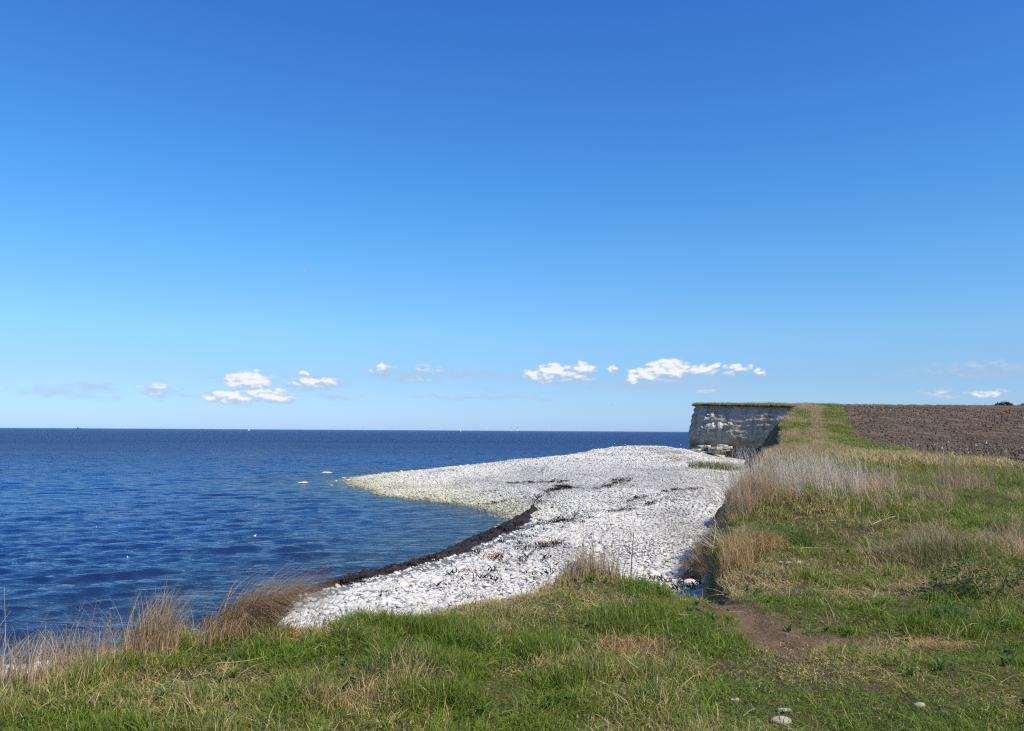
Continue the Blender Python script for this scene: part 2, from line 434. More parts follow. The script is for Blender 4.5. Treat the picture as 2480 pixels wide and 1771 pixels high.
def mat_beach():
    m = NT('pebble_beach')
    p = m.pos()
    sep = m.n('ShaderNodeSeparateXYZ'); m.l(p, sep.inputs[0])
    x, y, z = sep.outputs
    cell = m.voro(p, 4.2, 'F1', 'Color')
    dist = m.voro(p, 4.2, 'DISTANCE_TO_EDGE')
    dist2 = m.voro(p, 11, 'DISTANCE_TO_EDGE')
    cs = m.n('ShaderNodeSeparateColor'); m.l(cell, cs.inputs[0])
    base = m.mix(cs.outputs[0], (.24, .235, .22), (.52, .51, .47))
    gap = m.rng(m.math('MINIMUM', dist, m.math('MULTIPLY', dist2, 2.0)), .0, .07)
    c = m.mix(gap, (.05, .048, .042), base)
    big = m.noise(p, .16, 3)
    c = m.mix(m.math('MULTIPLY', m.rng(big, .5, .62), .5), c, (.26, .26, .26))
    # algae near the waterline on the spit, dark weed and sand under water
    alg = m.math('MULTIPLY', m.rng(z, .7, .15), m.rng(y, 52, 60), clamp=True)
    c = m.mix(m.math('MULTIPLY', alg, .6), c, (.20, .19, .09))
    wet = m.rng(z, .06, -.06)
    c = m.mix(wet, c, m.mix(m.rng(m.noise(p, .5, 4, .6), .42, .58), (.10, .105, .06), (.035, .03, .02)))
    h = m.math('ADD', m.rng(dist, 0, .25), m.rng(dist2, 0, .3))
    b = m.bump(h, .8, .06)
    return m.done(m.bsdf(c, .85, .25, b))

def mat_field():
    m = NT('ploughed_soil')
    p = m.pos()
    n1 = m.noise(p, .35, 4); n2 = m.noise(p, 7, 4, .65); n3 = m.noise(p, 30, 3, .7)
    c = m.mix(m.rng(n2, .35, .68), (.12, .08, .047), (.225, .158, .105))
    c = m.mix(m.math('MULTIPLY', m.rng(n1, .42, .62), .5), c, (.225, .168, .125))
    c = m.mix(m.math('MULTIPLY', m.rng(n3, .62, .72), .5), c, (.34, .29, .22))
    st = m.noise(m.map(p, (1.1, .05, 1), (0, 0, math.radians(-18))), 1.0, 3, .5)
    c = m.mix(m.math('MULTIPLY', m.rng(st, .47, .58), .6), c, (.06, .042, .032))
    b = m.bump(m.math('ADD', n2, m.math('MULTIPLY', n3, .4)), 1.0, .12)
    return m.done(m.bsdf(c, .95, .1, b))

def mat_sea():
    m = NT('sea_water')
    p = m.pos()
    cd = m.n('ShaderNodeCameraData')
    # wind ripples as fine relief; the swell itself is geometry
    pr = m.map(p, (.55, 1.5, 1), (0, 0, math.radians(-22)))
    n1 = m.noise(pr, 1.5, 4, .62, .3)
    n2 = m.noise(pr, 5.5, 3, .6, .2)
    n3 = m.noise(m.map(p, (.5, 1.3, 1), (0, 0, math.radians(12))), .35, 3, .55)
    h = m.math('ADD', m.math('ADD', m.math('MULTIPLY', n1, .42), m.math('MULTIPLY', n2, .12)), m.math('MULTIPLY', n3, 1.5))
    rad = m.n('ShaderNodeVectorMath', operation='LENGTH'); m.l(p, rad.inputs[0])
    b = m.bump(h, 1.0, m.rng(rad.outputs['Value'], 90, 420, .20, 1.5))
    depth = m.attr('depth')
    gust = m.noise(m.map(p, (.3, 1, 1)), .02, 3)
    deep = m.mix(m.rng(gust, .4, .6), (.004, .026, .115), (.006, .038, .150))
    shal = m.mix(m.rng(m.noise(p, .25, 3), .4, .6), (.018, .040, .085), (.018, .025, .05))
    body = m.mix(m.rng(depth, .5, 2.2), shal, deep)
    dif = m.n('ShaderNodeBsdfDiffuse'); m.set(dif.inputs[0], body); m.l(b, dif.inputs['Normal'])
    tr = m.n('ShaderNodeBsdfTransparent'); m.set(tr.inputs[0], (.62, .78, .80))
    sh = m.n('ShaderNodeMixShader')
    clear = m.math('POWER', 2.718, m.math('MULTIPLY', m.math('MAXIMUM', depth, 0.0), -2.3))
    m.set(sh.inputs[0], m.math('MULTIPLY', clear, .95)); m.l(dif.outputs[0], sh.inputs[1]); m.l(tr.outputs[0], sh.inputs[2])
    gl = m.n('ShaderNodeBsdfGlossy'); m.set(gl.inputs['Color'], (.78, .91, 1)); m.set(gl.inputs['Roughness'], .04); m.l(b, gl.inputs['Normal'])
    fr = m.n('ShaderNodeFresnel'); m.set(fr.inputs['IOR'], 1.33); m.l(b, fr.inputs['Normal'])
    mx = m.n('ShaderNodeMixShader'); m.set(mx.inputs[0], m.math('MINIMUM', m.math('MULTIPLY', fr.outputs[0], .8), .50)); m.l(sh.outputs[0], mx.inputs[1]); m.l(gl.outputs[0], mx.inputs[2])
    return m.done(mx.outputs[0])

def mat_cliff():
    m = NT('weathered_chalk')
    p = m.pos()
    ps = m.map(p, (.4, .4, 3.4))
    n1 = m.noise(p, .45, 5, .6); n2 = m.noise(ps, 1.6, 5, .65); n3 = m.noise(p, 7, 4, .7)
    sep = m.n('ShaderNodeSeparateXYZ'); m.l(p, sep.inputs[0])
    c = m.mix(m.rng(n2, .3, .7), (.42, .345, .25), (.68, .58, .44))
    c = m.mix(m.math('MULTIPLY', m.rng(n1, .45, .65), .55), c, (.33, .275, .20))
    c = m.mix(m.math('MULTIPLY', m.rng(n3, .55, .72), .6), c, (.10, .09, .075))
    # vertical wash of soil below the turf
    vs = m.noise(m.map(p, (1.3, 1.3, .12)), 1.0, 3)
    c = m.mix(m.math('MULTIPLY', m.rng(vs, .5, .66), .5), c, (.16, .145, .12))
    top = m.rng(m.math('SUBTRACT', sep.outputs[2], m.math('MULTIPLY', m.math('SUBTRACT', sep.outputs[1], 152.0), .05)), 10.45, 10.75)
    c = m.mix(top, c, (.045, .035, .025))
    sunlit_patch = m.attr('sunlit_patch')
    c = m.mix(sunlit_patch, c, m.mix(n3, (.70, .65, .54), (.90, .88, .80)))  # sunlight on jutting chalk, put into the colour as whiter patches
    moss = m.attr('moss')
    c = m.mix(m.math('MULTIPLY', moss, .6), c, (.13, .125, .07))
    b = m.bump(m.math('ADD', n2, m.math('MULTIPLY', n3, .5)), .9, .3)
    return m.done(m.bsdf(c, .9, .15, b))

def mat_blade(name, green=((.095, .19, .02), (.25, .32, .045)), straw=((.42, .31, .13), (.68, .54, .28)), transl=.38):
    m = NT(name)
    r = m.attr('rnd'); t = m.attr('along')
    dry = m.attr('dry', 'INSTANCER')
    hue = m.attr('hue', 'INSTANCER')
    oi = m.n('ShaderNodeObjectInfo')
    rr = m.math('FRACT', m.math('ADD', r, oi.outputs['Random']))
    isdry = m.math('LESS_THAN', rr, dry)
    r2 = m.math('FRACT', m.math('MULTIPLY', r, 7.31))
    g = m.mix(r2, green[0], green[1])
    g = m.mix(m.math('MULTIPLY', hue, .65), g, (.24, .25, .035))
    g = m.mix(m.math('MULTIPLY', m.math('POWER', t, 3.0), .35), g, (.24, .22, .07))
    s = m.mix(r2, straw[0], straw[1])
    c = m.mix(isdry, g, s)
    d = m.bsdf(c, .6, .25)
    tl = m.n('ShaderNodeBsdfTranslucent'); m.set(tl.inputs[0], c)
    mx = m.n('ShaderNodeMixShader'); mx.inputs[0].default_value = transl
    m.l(d, mx.inputs[1]); m.l(tl.outputs[0], mx.inputs[2])
    return m.done(mx.outputs[0])

def mat_stem(name, a, b, green=None, share=0.0, transl=.2):
    m = NT(name)
    r = m.attr('rnd')
    r2 = m.math('FRACT', m.math('MULTIPLY', r, 7.31))
    c = m.mix(r2, a, b)
    if green: c = m.mix(m.math('LESS_THAN', r, share), c, green)
    d = m.bsdf(c, .65, .2)
    tl = m.n('ShaderNodeBsdfTranslucent'); m.set(tl.inputs[0], c)
    mx = m.n('ShaderNodeMixShader'); mx.inputs[0].default_value = transl
    m.l(d, mx.inputs[1]); m.l(tl.outputs[0], mx.inputs[2])
    return m.done(mx.outputs[0])

def mat_stone():
    m = NT('flint_and_chalk_stone')
    p = m.pos()
    sep = m.n('ShaderNodeSeparateXYZ'); m.l(p, sep.inputs[0])
    oi = m.n('ShaderNodeObjectInfo')
    r = oi.outputs['Random']
    tc = m.n('ShaderNodeTexCoord')
    n = m.noise(tc.outputs['Object'], 3.0, 4, .6)
    c = m.mix(r, (.53, .51, .46), (.82, .79, .72))
    c = m.mix(m.rng(r, .80, .97), c, (.30, .29, .27))
    zone = m.math('MULTIPLY', m.math('MULTIPLY', m.rng(sep.outputs[1], 58, 72), m.rng(sep.outputs[1], 118, 92)), m.math('MULTIPLY', m.rng(sep.outputs[0], 21, 15), m.rng(sep.outputs[0], -8, 2)), clamp=True)  # grey zone: finer shingle, plus slope shade put into the colour
    grey = m.math('MULTIPLY', m.math('ADD', m.math('MULTIPLY', zone, .75), m.rng(m.noise(m.map(p, (1, .5, 1)), .16, 4), .5, .64), clamp=True), m.rng(r, .1, .35))
    c = m.mix(m.math('MULTIPLY', grey, .6), c, (.19, .19, .185))
    c = m.mix(m.math('MULTIPLY', m.rng(n, .5, .75), .3), c, (.5, .48, .44))
    alg = m.math('MULTIPLY', m.rng(sep.outputs[2], .75, .15), m.rng(sep.outputs[1], 52, 60), clamp=True)
    alg = m.math('MULTIPLY', alg, m.rng(m.math('FRACT', m.math('MULTIPLY', r, 5.7)), 0, 1, .25, .95))
    c = m.mix(alg, c, m.mix(m.math('FRACT', m.math('MULTIPLY', r, 13.7)), (.60, .57, .34), (.33, .33, .15)))
    wet = m.rng(sep.outputs[2], .16, .04)
    c = m.mix(m.math('MULTIPLY', wet, .75), c, (.13, .12, .07))
    b = m.bump(n, .3, .03)
    return m.done(m.bsdf(c, .75, .3, b))

M_MEADOW, M_PATH, M_BEACH, M_FIELD, M_SEA, M_CLIFF = mat_meadow(), mat_path(), mat_beach(), mat_field(), mat_sea(), mat_cliff()
M_BLADE = mat_blade('grass_blade')
M_STONE = mat_stone()
M_STRAW = mat_stem('dry_straw', (.36, .24, .12), (.56, .43, .26))
M_GOLD = mat_stem('golden_straw', (.42, .25, .11), (.62, .43, .22))
M_TAN = mat_stem('tan_stem', (.36, .26, .15), (.60, .47, .31))
M_PALE = mat_stem('bleached_stalk', (.56, .48, .36), (.84, .76, .62), transl=.05)
M_BROWN = mat_stem('brown_dead_blade', (.27, .17, .09), (.58, .42, .25))
M_GREENMIX = mat_stem('green_and_dry_blade', (.30, .24, .11), (.46, .38, .20), (.08, .15, .025), .6, .3)
M_GREEN = mat_stem('broad_green_blade', (.07, .15, .025), (.13, .22, .05), transl=.3)
M_TWIG = simple('dead_twig', (.16, .115, .08), .85, .2, 30, .3)

# ------------------------------------------------------------------ meadow, beach, sea, field
def dense_angles(lo, hi, dlo, dhi, fine, coarse):
    a = [lo]
    while a[-1] < hi:
        a.append(a[-1] + (fine if dlo <= a[-1] < dhi else coarse))
    return np.radians(np.array(a))

angs = dense_angles(-180, 180, -40, 40, .16, 2.2)
x, y, r, a = polar(0.6, 340, 460, angs)
sd = poly_sdf(x, y, PLATEAU)
z = ground_z(x, y, sd)
q = grid_quads(460, len(angs))
keep = (sd[q].max(1) > -9) & ((sd[q].min(1) > -.25) | (y[q].max(1) < 137))
meadow = link('meadow', mesh_np('meadow', np.stack([x, y, z], 1), q[keep]), M_MEADOW)
tag(meadow, kind='structure')

# path sheet a little above the meadow soil
gx, gy = np.meshgrid(np.linspace(1.55, 3.0, 100), np.linspace(5.7, 8.6, 180))
gx, gy = gx.ravel(), gy.ravel()
pd_ = poly_sdf(gx, gy, PATH) + 0.20 * fbm(gx, gy, .35, 4, 77)
pz = ground_z(gx, gy) + 0.008 + 0.006 * fbm(gx, gy, .12, 3, 78)
pq = grid_quads(180, 100)
pq = pq[(pd_[pq].min(1) > -0.17)]
used = np.unique(pq); rem = np.full(len(gx), -1); rem[used] = np.arange(len(used))
path = link('dirt_path', mesh_np('dirt_path', np.stack([gx, gy, pz], 1)[used], rem[pq]), M_PATH)
tag(path, kind='structure')

angs = np.radians(np.linspace(-80, 40, 420))
x, y, r, a = polar(9, 300, 300, angs)
z = beach_z(x, y)
beach = link('beach', mesh_np('beach', np.stack([x, y, z], 1), grid_quads(300, 420)), M_BEACH)
tag(beach, kind='structure')

# ploughed field
ny, nx = 330, 300
yy = np.exp(np.linspace(math.log(11), math.log(172), ny))
u = np.linspace(0, 1, nx) ** 1.7
Y, U = np.meshgrid(yy, u, indexing='ij')
XB = np.interp(Y, FIELD_Y, FIELD_X) + .8 * fbm(Y, Y * 0, 2.5, 3, 9)
X = XB + U * 190
fz = np.interp(Y, _yy, _zz) + .05 + .05 * fbm(X, Y, .8, 3, 50) + .12 * fbm(X * .25, Y, 6, 3, 51) - .09 * (U == 0)
fur = .035 * np.sin((X * .94 - Y * .33) * 2 * math.pi / .9) * sstep(70, 30, Y)
fz = fz + fur
field = link('ploughed_field', mesh_np('ploughed_field', np.stack([X.ravel(), Y.ravel(), fz.ravel()], 1), grid_quads(ny, nx)), M_FIELD)
tag(field, kind='structure')

# sea
angs = dense_angles(-112, 75, -36, 24, .19, 1.4)
rings = np.concatenate([np.exp(np.linspace(math.log(13), math.log(420), 640)), np.exp(np.linspace(math.log(420), math.log(120000), 90))[1:]])
nr = len(rings)
Rr, Aa = np.meshgrid(rings, angs, indexing='ij')
x, y, r = (Rr * np.sin(Aa)).ravel(), (Rr * np.cos(Aa)).ravel(), Rr.ravel()
dr = np.repeat(np.gradient(rings), len(angs))
h = np.zeros_like(x)
rs = np.random.default_rng(5)
m_ = r < 700
xs, ys, drs, rr_ = x[m_], y[m_], dr[m_], r[m_]
hs = np.zeros_like(xs)
base_dir = math.radians(-62)
for k in range(84):
    lam = math.exp(rs.uniform(math.log(.38), math.log(4.8)))
    th = base_dir + rs.normal(0, .30 + .25 / lam)
    kx, ky = math.cos(th) * 2 * math.pi / lam, math.sin(th) * 2 * math.pi / lam
    amp = .0062 * lam * min(1.0, 2.0 / lam)
    ph = rs.uniform(0, 6.28)
    fade = sstep(2.0, 4.0, lam / drs)
    s_ = np.sin(kx * xs + ky * ys + ph)
    hs += amp * (.55 + .75 * np.abs(fbm(xs + 40 * k, ys, 14, 2, 60 + k % 7))) * fade * (s_ + .35 * (s_ * s_))
bz = np.full_like(x, -3.0)
nm = r < 290
bz[nm] = beach_base(x[nm], y[nm])
env = .4 + .6 * sstep(0.0, 1.5, -bz[m_])
lee = 1 - .5 * sstep(-14, -4, xs) * sstep(30, 45, ys) * sstep(75, 62, ys)
h[m_] = hs * env * lee
sea = link('sea', mesh_np('sea', np.stack([x, y, h], 1), grid_quads(nr, len(angs)), attrs={'depth': np.clip(-bz, -1, 5)}), M_SEA)
tag(sea, kind='structure')

# ------------------------------------------------------------------ blade meshes
def make_blades(name, base, az, lean, height, width, mat, segs=3, curl=1.0, sway=0.0, rnd=None, droop=None):
    """each blade: tapered ribbon rising from base, leaning towards azimuth az"""
    n = len(base)
    base = np.asarray(base, float)
    az = np.asarray(az, float) * np.ones(n); lean = np.asarray(lean, float) * np.ones(n)
    height = np.asarray(height, float) * np.ones(n); width = np.asarray(width, float) * np.ones(n)
    rnd = RNG.random(n) if rnd is None else rnd
    d = np.stack([np.cos(az), np.sin(az), np.zeros(n)], 1)
    face = az + math.pi / 2 + RNG.normal(0, .6, n)
    wv = np.stack([np.cos(face), np.sin(face), np.zeros(n)], 1)
    droop = np.zeros(n) if droop is None else np.asarray(droop, float) * np.ones(n)
    rows, al = [], []
    side = np.stack([-np.sin(az), np.cos(az), np.zeros(n)], 1)
    sw = RNG.normal(0, 1, n) * sway
    for k in range(segs + 1):
        t = k / segs
        ang = lean * (t ** curl)
        up = height * (np.sin(np.minimum(t * 1.0, 1)) / math.sin(1) * np.cos(ang * .85)) - droop * height * t ** 3
        out = height * t * np.sin(ang)
        c = base + d * out[:, None] + side * (sw * height * t * t)[:, None]
        c[:, 2] += up
        w = width * (1 - t ** 1.6) * .5
        if k < segs:
            rows += [c - wv * w[:, None], c + wv * w[:, None]]
            al += [np.full(n, t), np.full(n, t)]
        else:
            rows.append(c); al.append(np.full(n, t))
    V = np.stack(rows, 1); A = np.stack(al, 1)
    nv = 2 * segs + 1
    off = (np.arange(n) * nv)[:, None]
    Q = np.concatenate([off + np.array([[2 * k, 2 * k + 1, 2 * k + 3, 2 * k + 2]]) for k in range(segs - 1)]) if segs > 1 else None
    T = off + np.array([[2 * segs - 2, 2 * segs - 1, 2 * segs]])
    me = mesh_np(name, V.reshape(-1, 3), Q, T, True, {'rnd': np.repeat(rnd, nv), 'along': A.ravel()})
    me.materials.append(mat)
    return me

def disc(n, r, power=.5):
    a = RNG.random(n) * 2 * math.pi
    q = r * RNG.random(n) ** power
    return np.stack([q * np.cos(a), q * np.sin(a), np.zeros(n)], 1), a

def proto(name, me):
    return bpy.data.objects.new(name, me)

def scatter(name, pts, rot, scl, idx, protos, attrs=None):
    """many copies of a few prototypes standing on points, as one object"""
    at = {'rot': rot, 'scl': scl}
    at.update(attrs or {})
    me = mesh_np(name, pts, attrs=at)
    ia = me.attributes.new('idx', 'INT', 'POINT')
    ia.data.foreach_set('value', np.asarray(idx, np.int32))
    o = link(name, me)
    pc = bpy.data.collections.new(name + '_kinds')
    for p in protos: pc.objects.link(p)
    ng = bpy.data.node_groups.new(name + '_scatter', 'GeometryNodeTree')
    ng.interface.new_socket('Geometry', in_out='INPUT', socket_type='NodeSocketGeometry')
    ng.interface.new_socket('Geometry', in_out='OUTPUT', socket_type='NodeSocketGeometry')
    N = ng.nodes; L = ng.links
    gi, go = N.new('NodeGroupInput'), N.new('NodeGroupOutput')
    ip = N.new('GeometryNodeInstanceOnPoints')
    ci = N.new('GeometryNodeCollectionInfo')
    ci.inputs['Collection'].default_value = pc
    ci.inputs['Separate Children'].default_value = True
    ci.inputs['Reset Children'].default_value = True
    def na(nm, ty):
        nd = N.new('GeometryNodeInputNamedAttribute'); nd.data_type = ty
        nd.inputs['Name'].default_value = nm
        return nd.outputs['Attribute']
    er = N.new('FunctionNodeEulerToRotation')
    L.new(na('rot', 'FLOAT_VECTOR'), er.inputs[0])
    L.new(gi.outputs[0], ip.inputs['Points'])
    L.new(ci.outputs[0], ip.inputs['Instance'])
    ip.inputs['Pick Instance'].default_value = True
    L.new(na('idx', 'INT'), ip.inputs['Instance Index'])
    L.new(er.outputs[0], ip.inputs['Rotation'])
    L.new(na('scl', 'FLOAT_VECTOR'), ip.inputs['Scale'])
    L.new(ip.outputs[0], go.inputs[0])
    md = o.modifiers.new('scatter', 'NODES'); md.node_group = ng
    return o

def polar_pts(r0, r1, a0, a1, dens, rng=RNG):
    area = math.radians(a1 - a0) / 2 * (r1 * r1 - r0 * r0)
    n = int(area * dens)
    a = np.radians(rng.uniform(a0, a1, n)); r = np.sqrt(rng.uniform(r0 * r0, r1 * r1, n))
    return r * np.sin(a), r * np.cos(a)

# ------------------------------------------------------------------ lawn
def lawn_proto(name, n, rad, h0, h1, w, leanm, mat=M_BLADE, segs=3):
    b, a = disc(n, rad)
    return proto(name, make_blades(name, b, RNG.random(n) * 6.28, np.abs(RNG.normal(leanm, .35, n)), RNG.uniform(h0, h1, n), RNG.uniform(w * .7, w * 1.2, n),
                                   mat, segs, 1.2, .25))
kinds = [lawn_proto('lawn_clump_a', 26, .06, .035, .085, .0052, .95), lawn_proto('lawn_clump_b', 26, .06, .03, .075, .005, 1.25),
         lawn_proto('lawn_clump_c', 24, .06, .05, .12, .0058, .85), lawn_proto('lawn_clump_d', 20, .07, .02, .05, .005, 1.45)]
kinds.append(lawn_proto('lawn_clump_e', 9, .07, .10, .20, .0055, 1.15))
kinds.append(lawn_proto('lawn_clump_f', 34, .075, .06, .13, .006, .6))
bands = [(3.4, 7.2, -40, 40, 620), (7.2, 12.5, -40, 40, 300), (12.5, 30, 8, 40, 75)]
# (x, y, rx, ry, height factor, dryness added, yellow hue)
PATCH = [(0.9, 6.0, .33, .28, .55, .55, .2), (3.2, 6.2, .28, .15, .5, .7, 0), (2.7, 6.05, .2, .1, .5, .5, 0), (-.75, 5.15, .35, .3, .9, .35, .3),
         (-1.0, 4.85, .2, .2, .9, .5, 0), (0.1, 5.5, .35, .2, .7, .5, .2), (-.1, 7.3, .4, .15, .6, .6, .2), (.3, 5.9, .5, .25, 1.5, -.3, -.5), (-.9, 6.5, .5, .2, 1.4, -.3, -.4), (1.6, 6.3, .3, .3, 1.1, -.2, -.3), (-1.6, 6.3, .4, .25, .7, .45, .3), (-1.9, 5.3, .5, .25, .6, .35, .3), (-.3, 6.9, .5, .14, .6, .5, .2), (0.8, 8.2, .6, .35, .9, .35, .4),
         (1.1, 7.3, .5, .3, .6, .25, .5), (2.35, 8.6, .5, .5, .6, .6, .3), (3.0, 8.3, 1.2, .35, .6, .5, .3), (2.9, 9.6, .9, .5, .7, .35, .4), (4.7, 8.3, .9, .5, .6, .45, .2),
         (3.8, 8.0, 1.0, .3, .5, .35, 0), (4.9, 9.7, 1.1, .9, 1.2, .4, .2), (3.2, 10.6, .7, .9, 1.5, -.2, 0), (5.0, 12, 1.0, .7, 1.3, .1, .3), (1.7, 5.1, .5, .5, .6, .15, 0),
         (0.2, 6.6, .9, .7, 1.25, -.25, -.3), (-1.5, 5.9, .35, .3, 1.35, -.3, -.3), (-2.4, 4.6, .8, .35, 1.3, -.1, -.2), (1.3, 8.0, .5, .3, .9, -.25, -.4), (1.8, 7.7, .35, .4, .6, .1, 0), (2.1, 6.8, .35, .9, .6, .1, 0), (-1.35, 6.6, .35, .15, 1.5, -.2, -.5),
         (0.6, 4.6, 1.0, .5, 1.1, -.15, 0), (2.6, 7.2, .5, .6, .75, -.1, -.3), (3.4, 7.3, .8, .4, .8, -.1, 0), (4.2, 6.9, .6, .3, 1.3, -.2, -.4), (-1.9, 4.6, .4, .2, .6, .4, 0), (2.2, 5.4, .8, .3, .5, .2, 0)]
P_, R_, S_, I_, D_, H_ = [], [], [], [], [], []
for r0, r1, a0, a1, den in bands:
    x, y = polar_pts(r0, r1, a0, a1, den)
    sd = poly_sdf(x, y, PLATEAU); pdd = poly_sdf(x, y, PATH) + .20 * fbm(x, y, .35, 4, 77)
    ok = (sd > -0.45) & (field_inside(x, y) < .2)
    thin = np.where(pdd > .05, .02, np.clip(.03 + (.05 - pdd) * 6.5, 0, 1))
    ok &= RNG.random(len(x)) < thin
    x, y, sd = x[ok], y[ok], sd[ok]
    z = ground_z(x, y, sd)
    n = len(x)
    dry = .22 + .60 * fbm(x, y, .7, 3, 12) + .30 * fbm(x, y, 2.6, 2, 13)
    tuft = sstep(.15, .5, fbm(x, y, .30, 2, 17) + .3 * fbm(x, y, 1.5, 2, 18))
    hgt = .85 + 1.15 * fbm(x, y, .4, 3, 14) + .5 * fbm(x, y, 1.8, 2, 15) + .55 * tuft
    hue = .25 + .5 * fbm(x, y, 1.6, 3, 16)
    # the worn ground on the right is shorter
    worn = np.exp(-(((x - 2.6) / 1.6) ** 2 + ((y - 5.4) / 1.0) ** 2))
    hgt -= .5 * worn; dry += .08 * worn
    for px, py, rx, ry, hf, dd, hh in PATCH:
        w = np.exp(-(((x - px) / rx) ** 2 + ((y - py) / ry) ** 2) ** 1.5)
        hgt = hgt * (1 + (hf - 1) * w); dry = dry + dd * w; hue = hue + hh * w
    edge = np.exp(-np.abs(sd) / .25)
    dry += .25 * edge; hgt *= 1 + .15 * edge
    hgt = np.clip(hgt * .78, .28, 1.7)
    sc = 1.0 if r1 < 8 else (1.15 if r1 < 13 else 1.7)
    s = sc * RNG.uniform(.8, 1.25, n)
    k = np.where(hgt > 1.25, 2, np.where(hgt < .65, 3, RNG.integers(0, 2, n)))
    k = np.where((tuft > .6) & (RNG.random(n) < .5) & (worn < .4), 5, k); k = np.where(RNG.random(n) < .05, 4, k)
    P_.append(np.stack([x, y, z - .004], 1)); R_.append(np.stack([RNG.normal(0, .28, n) + .5 * fbm(x, y, .6, 2, 19), RNG.normal(.1, .28, n) + .5 * fbm(x, y, .6, 2, 20), RNG.random(n) * 6.28], 1))
    S_.append(np.stack([s, s, s * hgt * (1.0 if r1 < 13 else .85)], 1)); I_.append(k); D_.append(np.clip(dry, .04, .97)); H_.append(np.clip(hue, 0, 1))
lawn = scatter('grass', np.concatenate(P_), np.concatenate(R_), np.concatenate(S_), np.concatenate(I_), kinds, {'dry': np.concatenate(D_), 'hue': np.concatenate(H_)})
tag(lawn, 'short green and straw coloured grass covering the clifftop', 'grass', kind='stuff')

# broad leaved weeds
x, y = polar_pts(3.6, 12, -38, 40, 9)
sd = poly_sdf(x, y, PLATEAU); ok = (sd > .1) & (poly_sdf(x, y, PATH) < -.1) & (fbm(x, y, 1.4, 2, 181) > -.1)
x, y = x[ok], y[ok]; n = len(x)
def rosette(name, nl, L):
    b, a = disc(nl, .012)
    return proto(name, make_blades(name, b, np.linspace(0, 6.28, nl, endpoint=False) + RNG.normal(0, .3, nl), RNG.uniform(.75, 1.35, nl), RNG.uniform(L * .7, L, nl), RNG.uniform(.012, .022, nl), M_WEEDLEAF, 3, .8, .2))
M_WEEDLEAF = mat_stem('weed_leaf', (.05, .13, .02), (.13, .22, .04), transl=.25)
rw = scatter('turf_weeds', np.stack([x, y, ground_z(x, y) + .012], 1), np.stack([RNG.normal(0, .2, n), RNG.normal(0, .2, n), RNG.random(n) * 6.28], 1), np.repeat(RNG.uniform(.6, 1.5, n)[:, None], 3, 1), RNG.integers(0, 2, n), [rosette('rosette_a', 9, .07), rosette('rosette_b', 7, .09)])
tag(rw, 'small broad leaved weeds growing through the lawn', 'weeds', kind='stuff')

# far ridge grass
kf = [lawn_proto('ridge_clump_a', 40, .28, .08, .26, .022, .9), lawn_proto('ridge_clump_b', 40, .3, .06, .18, .022, 1.1)]
x, y = polar_pts(28, 110, 12, 40, 9)
x2, y2 = polar_pts(110, 178, 12, 32, 4)
x, y = np.concatenate([x, x2]), np.concatenate([y, y2])
sd = poly_sdf(x, y, PLATEAU); fi = field_inside(x, y)
ok = (sd > -.3) & (fi < .25)
x, y, sd, fi = x[ok], y[ok], sd[ok], fi[ok]
trail = np.abs(x - np.interp(y, [40, 60, 80, 110, 150], [17.5, 23.5, 30.0, 42.0, 57.0]))
keep = ~((trail < .35) & (y > 62)) | (RNG.random(len(x)) < .75)
x, y, sd, fi, trail = x[keep], y[keep], sd[keep], fi[keep], trail[keep]
n = len(x)
dry = .22 + .7 * fbm(x, y * .22, 1.6, 3, 81) + .5 * sstep(48, 40, y) + 1.2 * np.exp(-(trail / .8) ** 2) * (y > 50) + .5 * np.exp(-np.maximum(sd, 0) / .8)
dry += .5 * sstep(128, 145, y) * sstep(1.5, 3, fi * -1)
s = np.where(y > 110, 2.0, 1.25) * RNG.uniform(.7, 1.3, n)
hh = 1 + .6 * fbm(x, y, 2, 3, 82) + .15 * sstep(60, 45, y) - .75 * np.exp(-(trail / .8) ** 2)
ridge = scatter('ridge_grass', np.stack([x, y, ground_z(x, y, sd)], 1), np.stack([np.zeros(n), np.zeros(n), RNG.random(n) * 6.28], 1),
                np.stack([s, s, s * np.clip(hh, .4, 2.2)], 1), RNG.integers(0, 2, n), kf, {'dry': np.clip(dry, .1, .95), 'hue': np.clip(.3 + .5 * fbm(x, y, 5, 2, 83), 0, 1)})
tag(ridge, 'green and straw grass strip along the cliff edge beside the field', 'grass', kind='stuff')

# turf lip on the cliff and grass at the far edge of the field
tx, ty = [], []
lip = [(53, 152), (45.5, 161), (38.6, 170), (42, 180)]
for (ax, ay), (bx, by) in zip(lip[:-1], lip[1:]):
    m = int(math.hypot(bx - ax, by - ay) * 16)
    t = RNG.random(m)
    nx_, ny_ = -(by - ay), bx - ax
    L_ = math.hypot(nx_, ny_); off = RNG.uniform(-.35, 2.5, m)
    tx.append(ax + (bx - ax) * t - nx_ / L_ * off * -1 * -1); ty.append(ay + (by - ay) * t - ny_ / L_ * off * -1 * -1)
fx = RNG.uniform(58, 200, 2600); fy = 171.5 + RNG.uniform(0, 6, 2600)
x = np.concatenate(tx + [fx]); y = np.concatenate(ty + [fy])
z = np.interp(y, _yy, _zz) - .02
n = len(x); s = RNG.uniform(1.0, 2.0, n)
turf = scatter('clifftop_turf', np.stack([x, y, z], 1), np.stack([RNG.normal(0, .3, n), RNG.normal(0, .3, n), RNG.random(n) * 6.28], 1),
               np.stack([s, s, s * RNG.uniform(.6, 1.3, n)], 1), RNG.integers(0, 2, n), [proto('turf_clump_a', kf[0].data), proto('turf_clump_b', kf[1].data)],
               {'dry': np.clip(.35 + .4 * fbm(x, y, 4, 2, 91), .1, .9), 'hue': np.full(n, .3)})
tag(turf, 'fringe of turf overhanging the top of the chalk cliff', 'grass', kind='stuff')

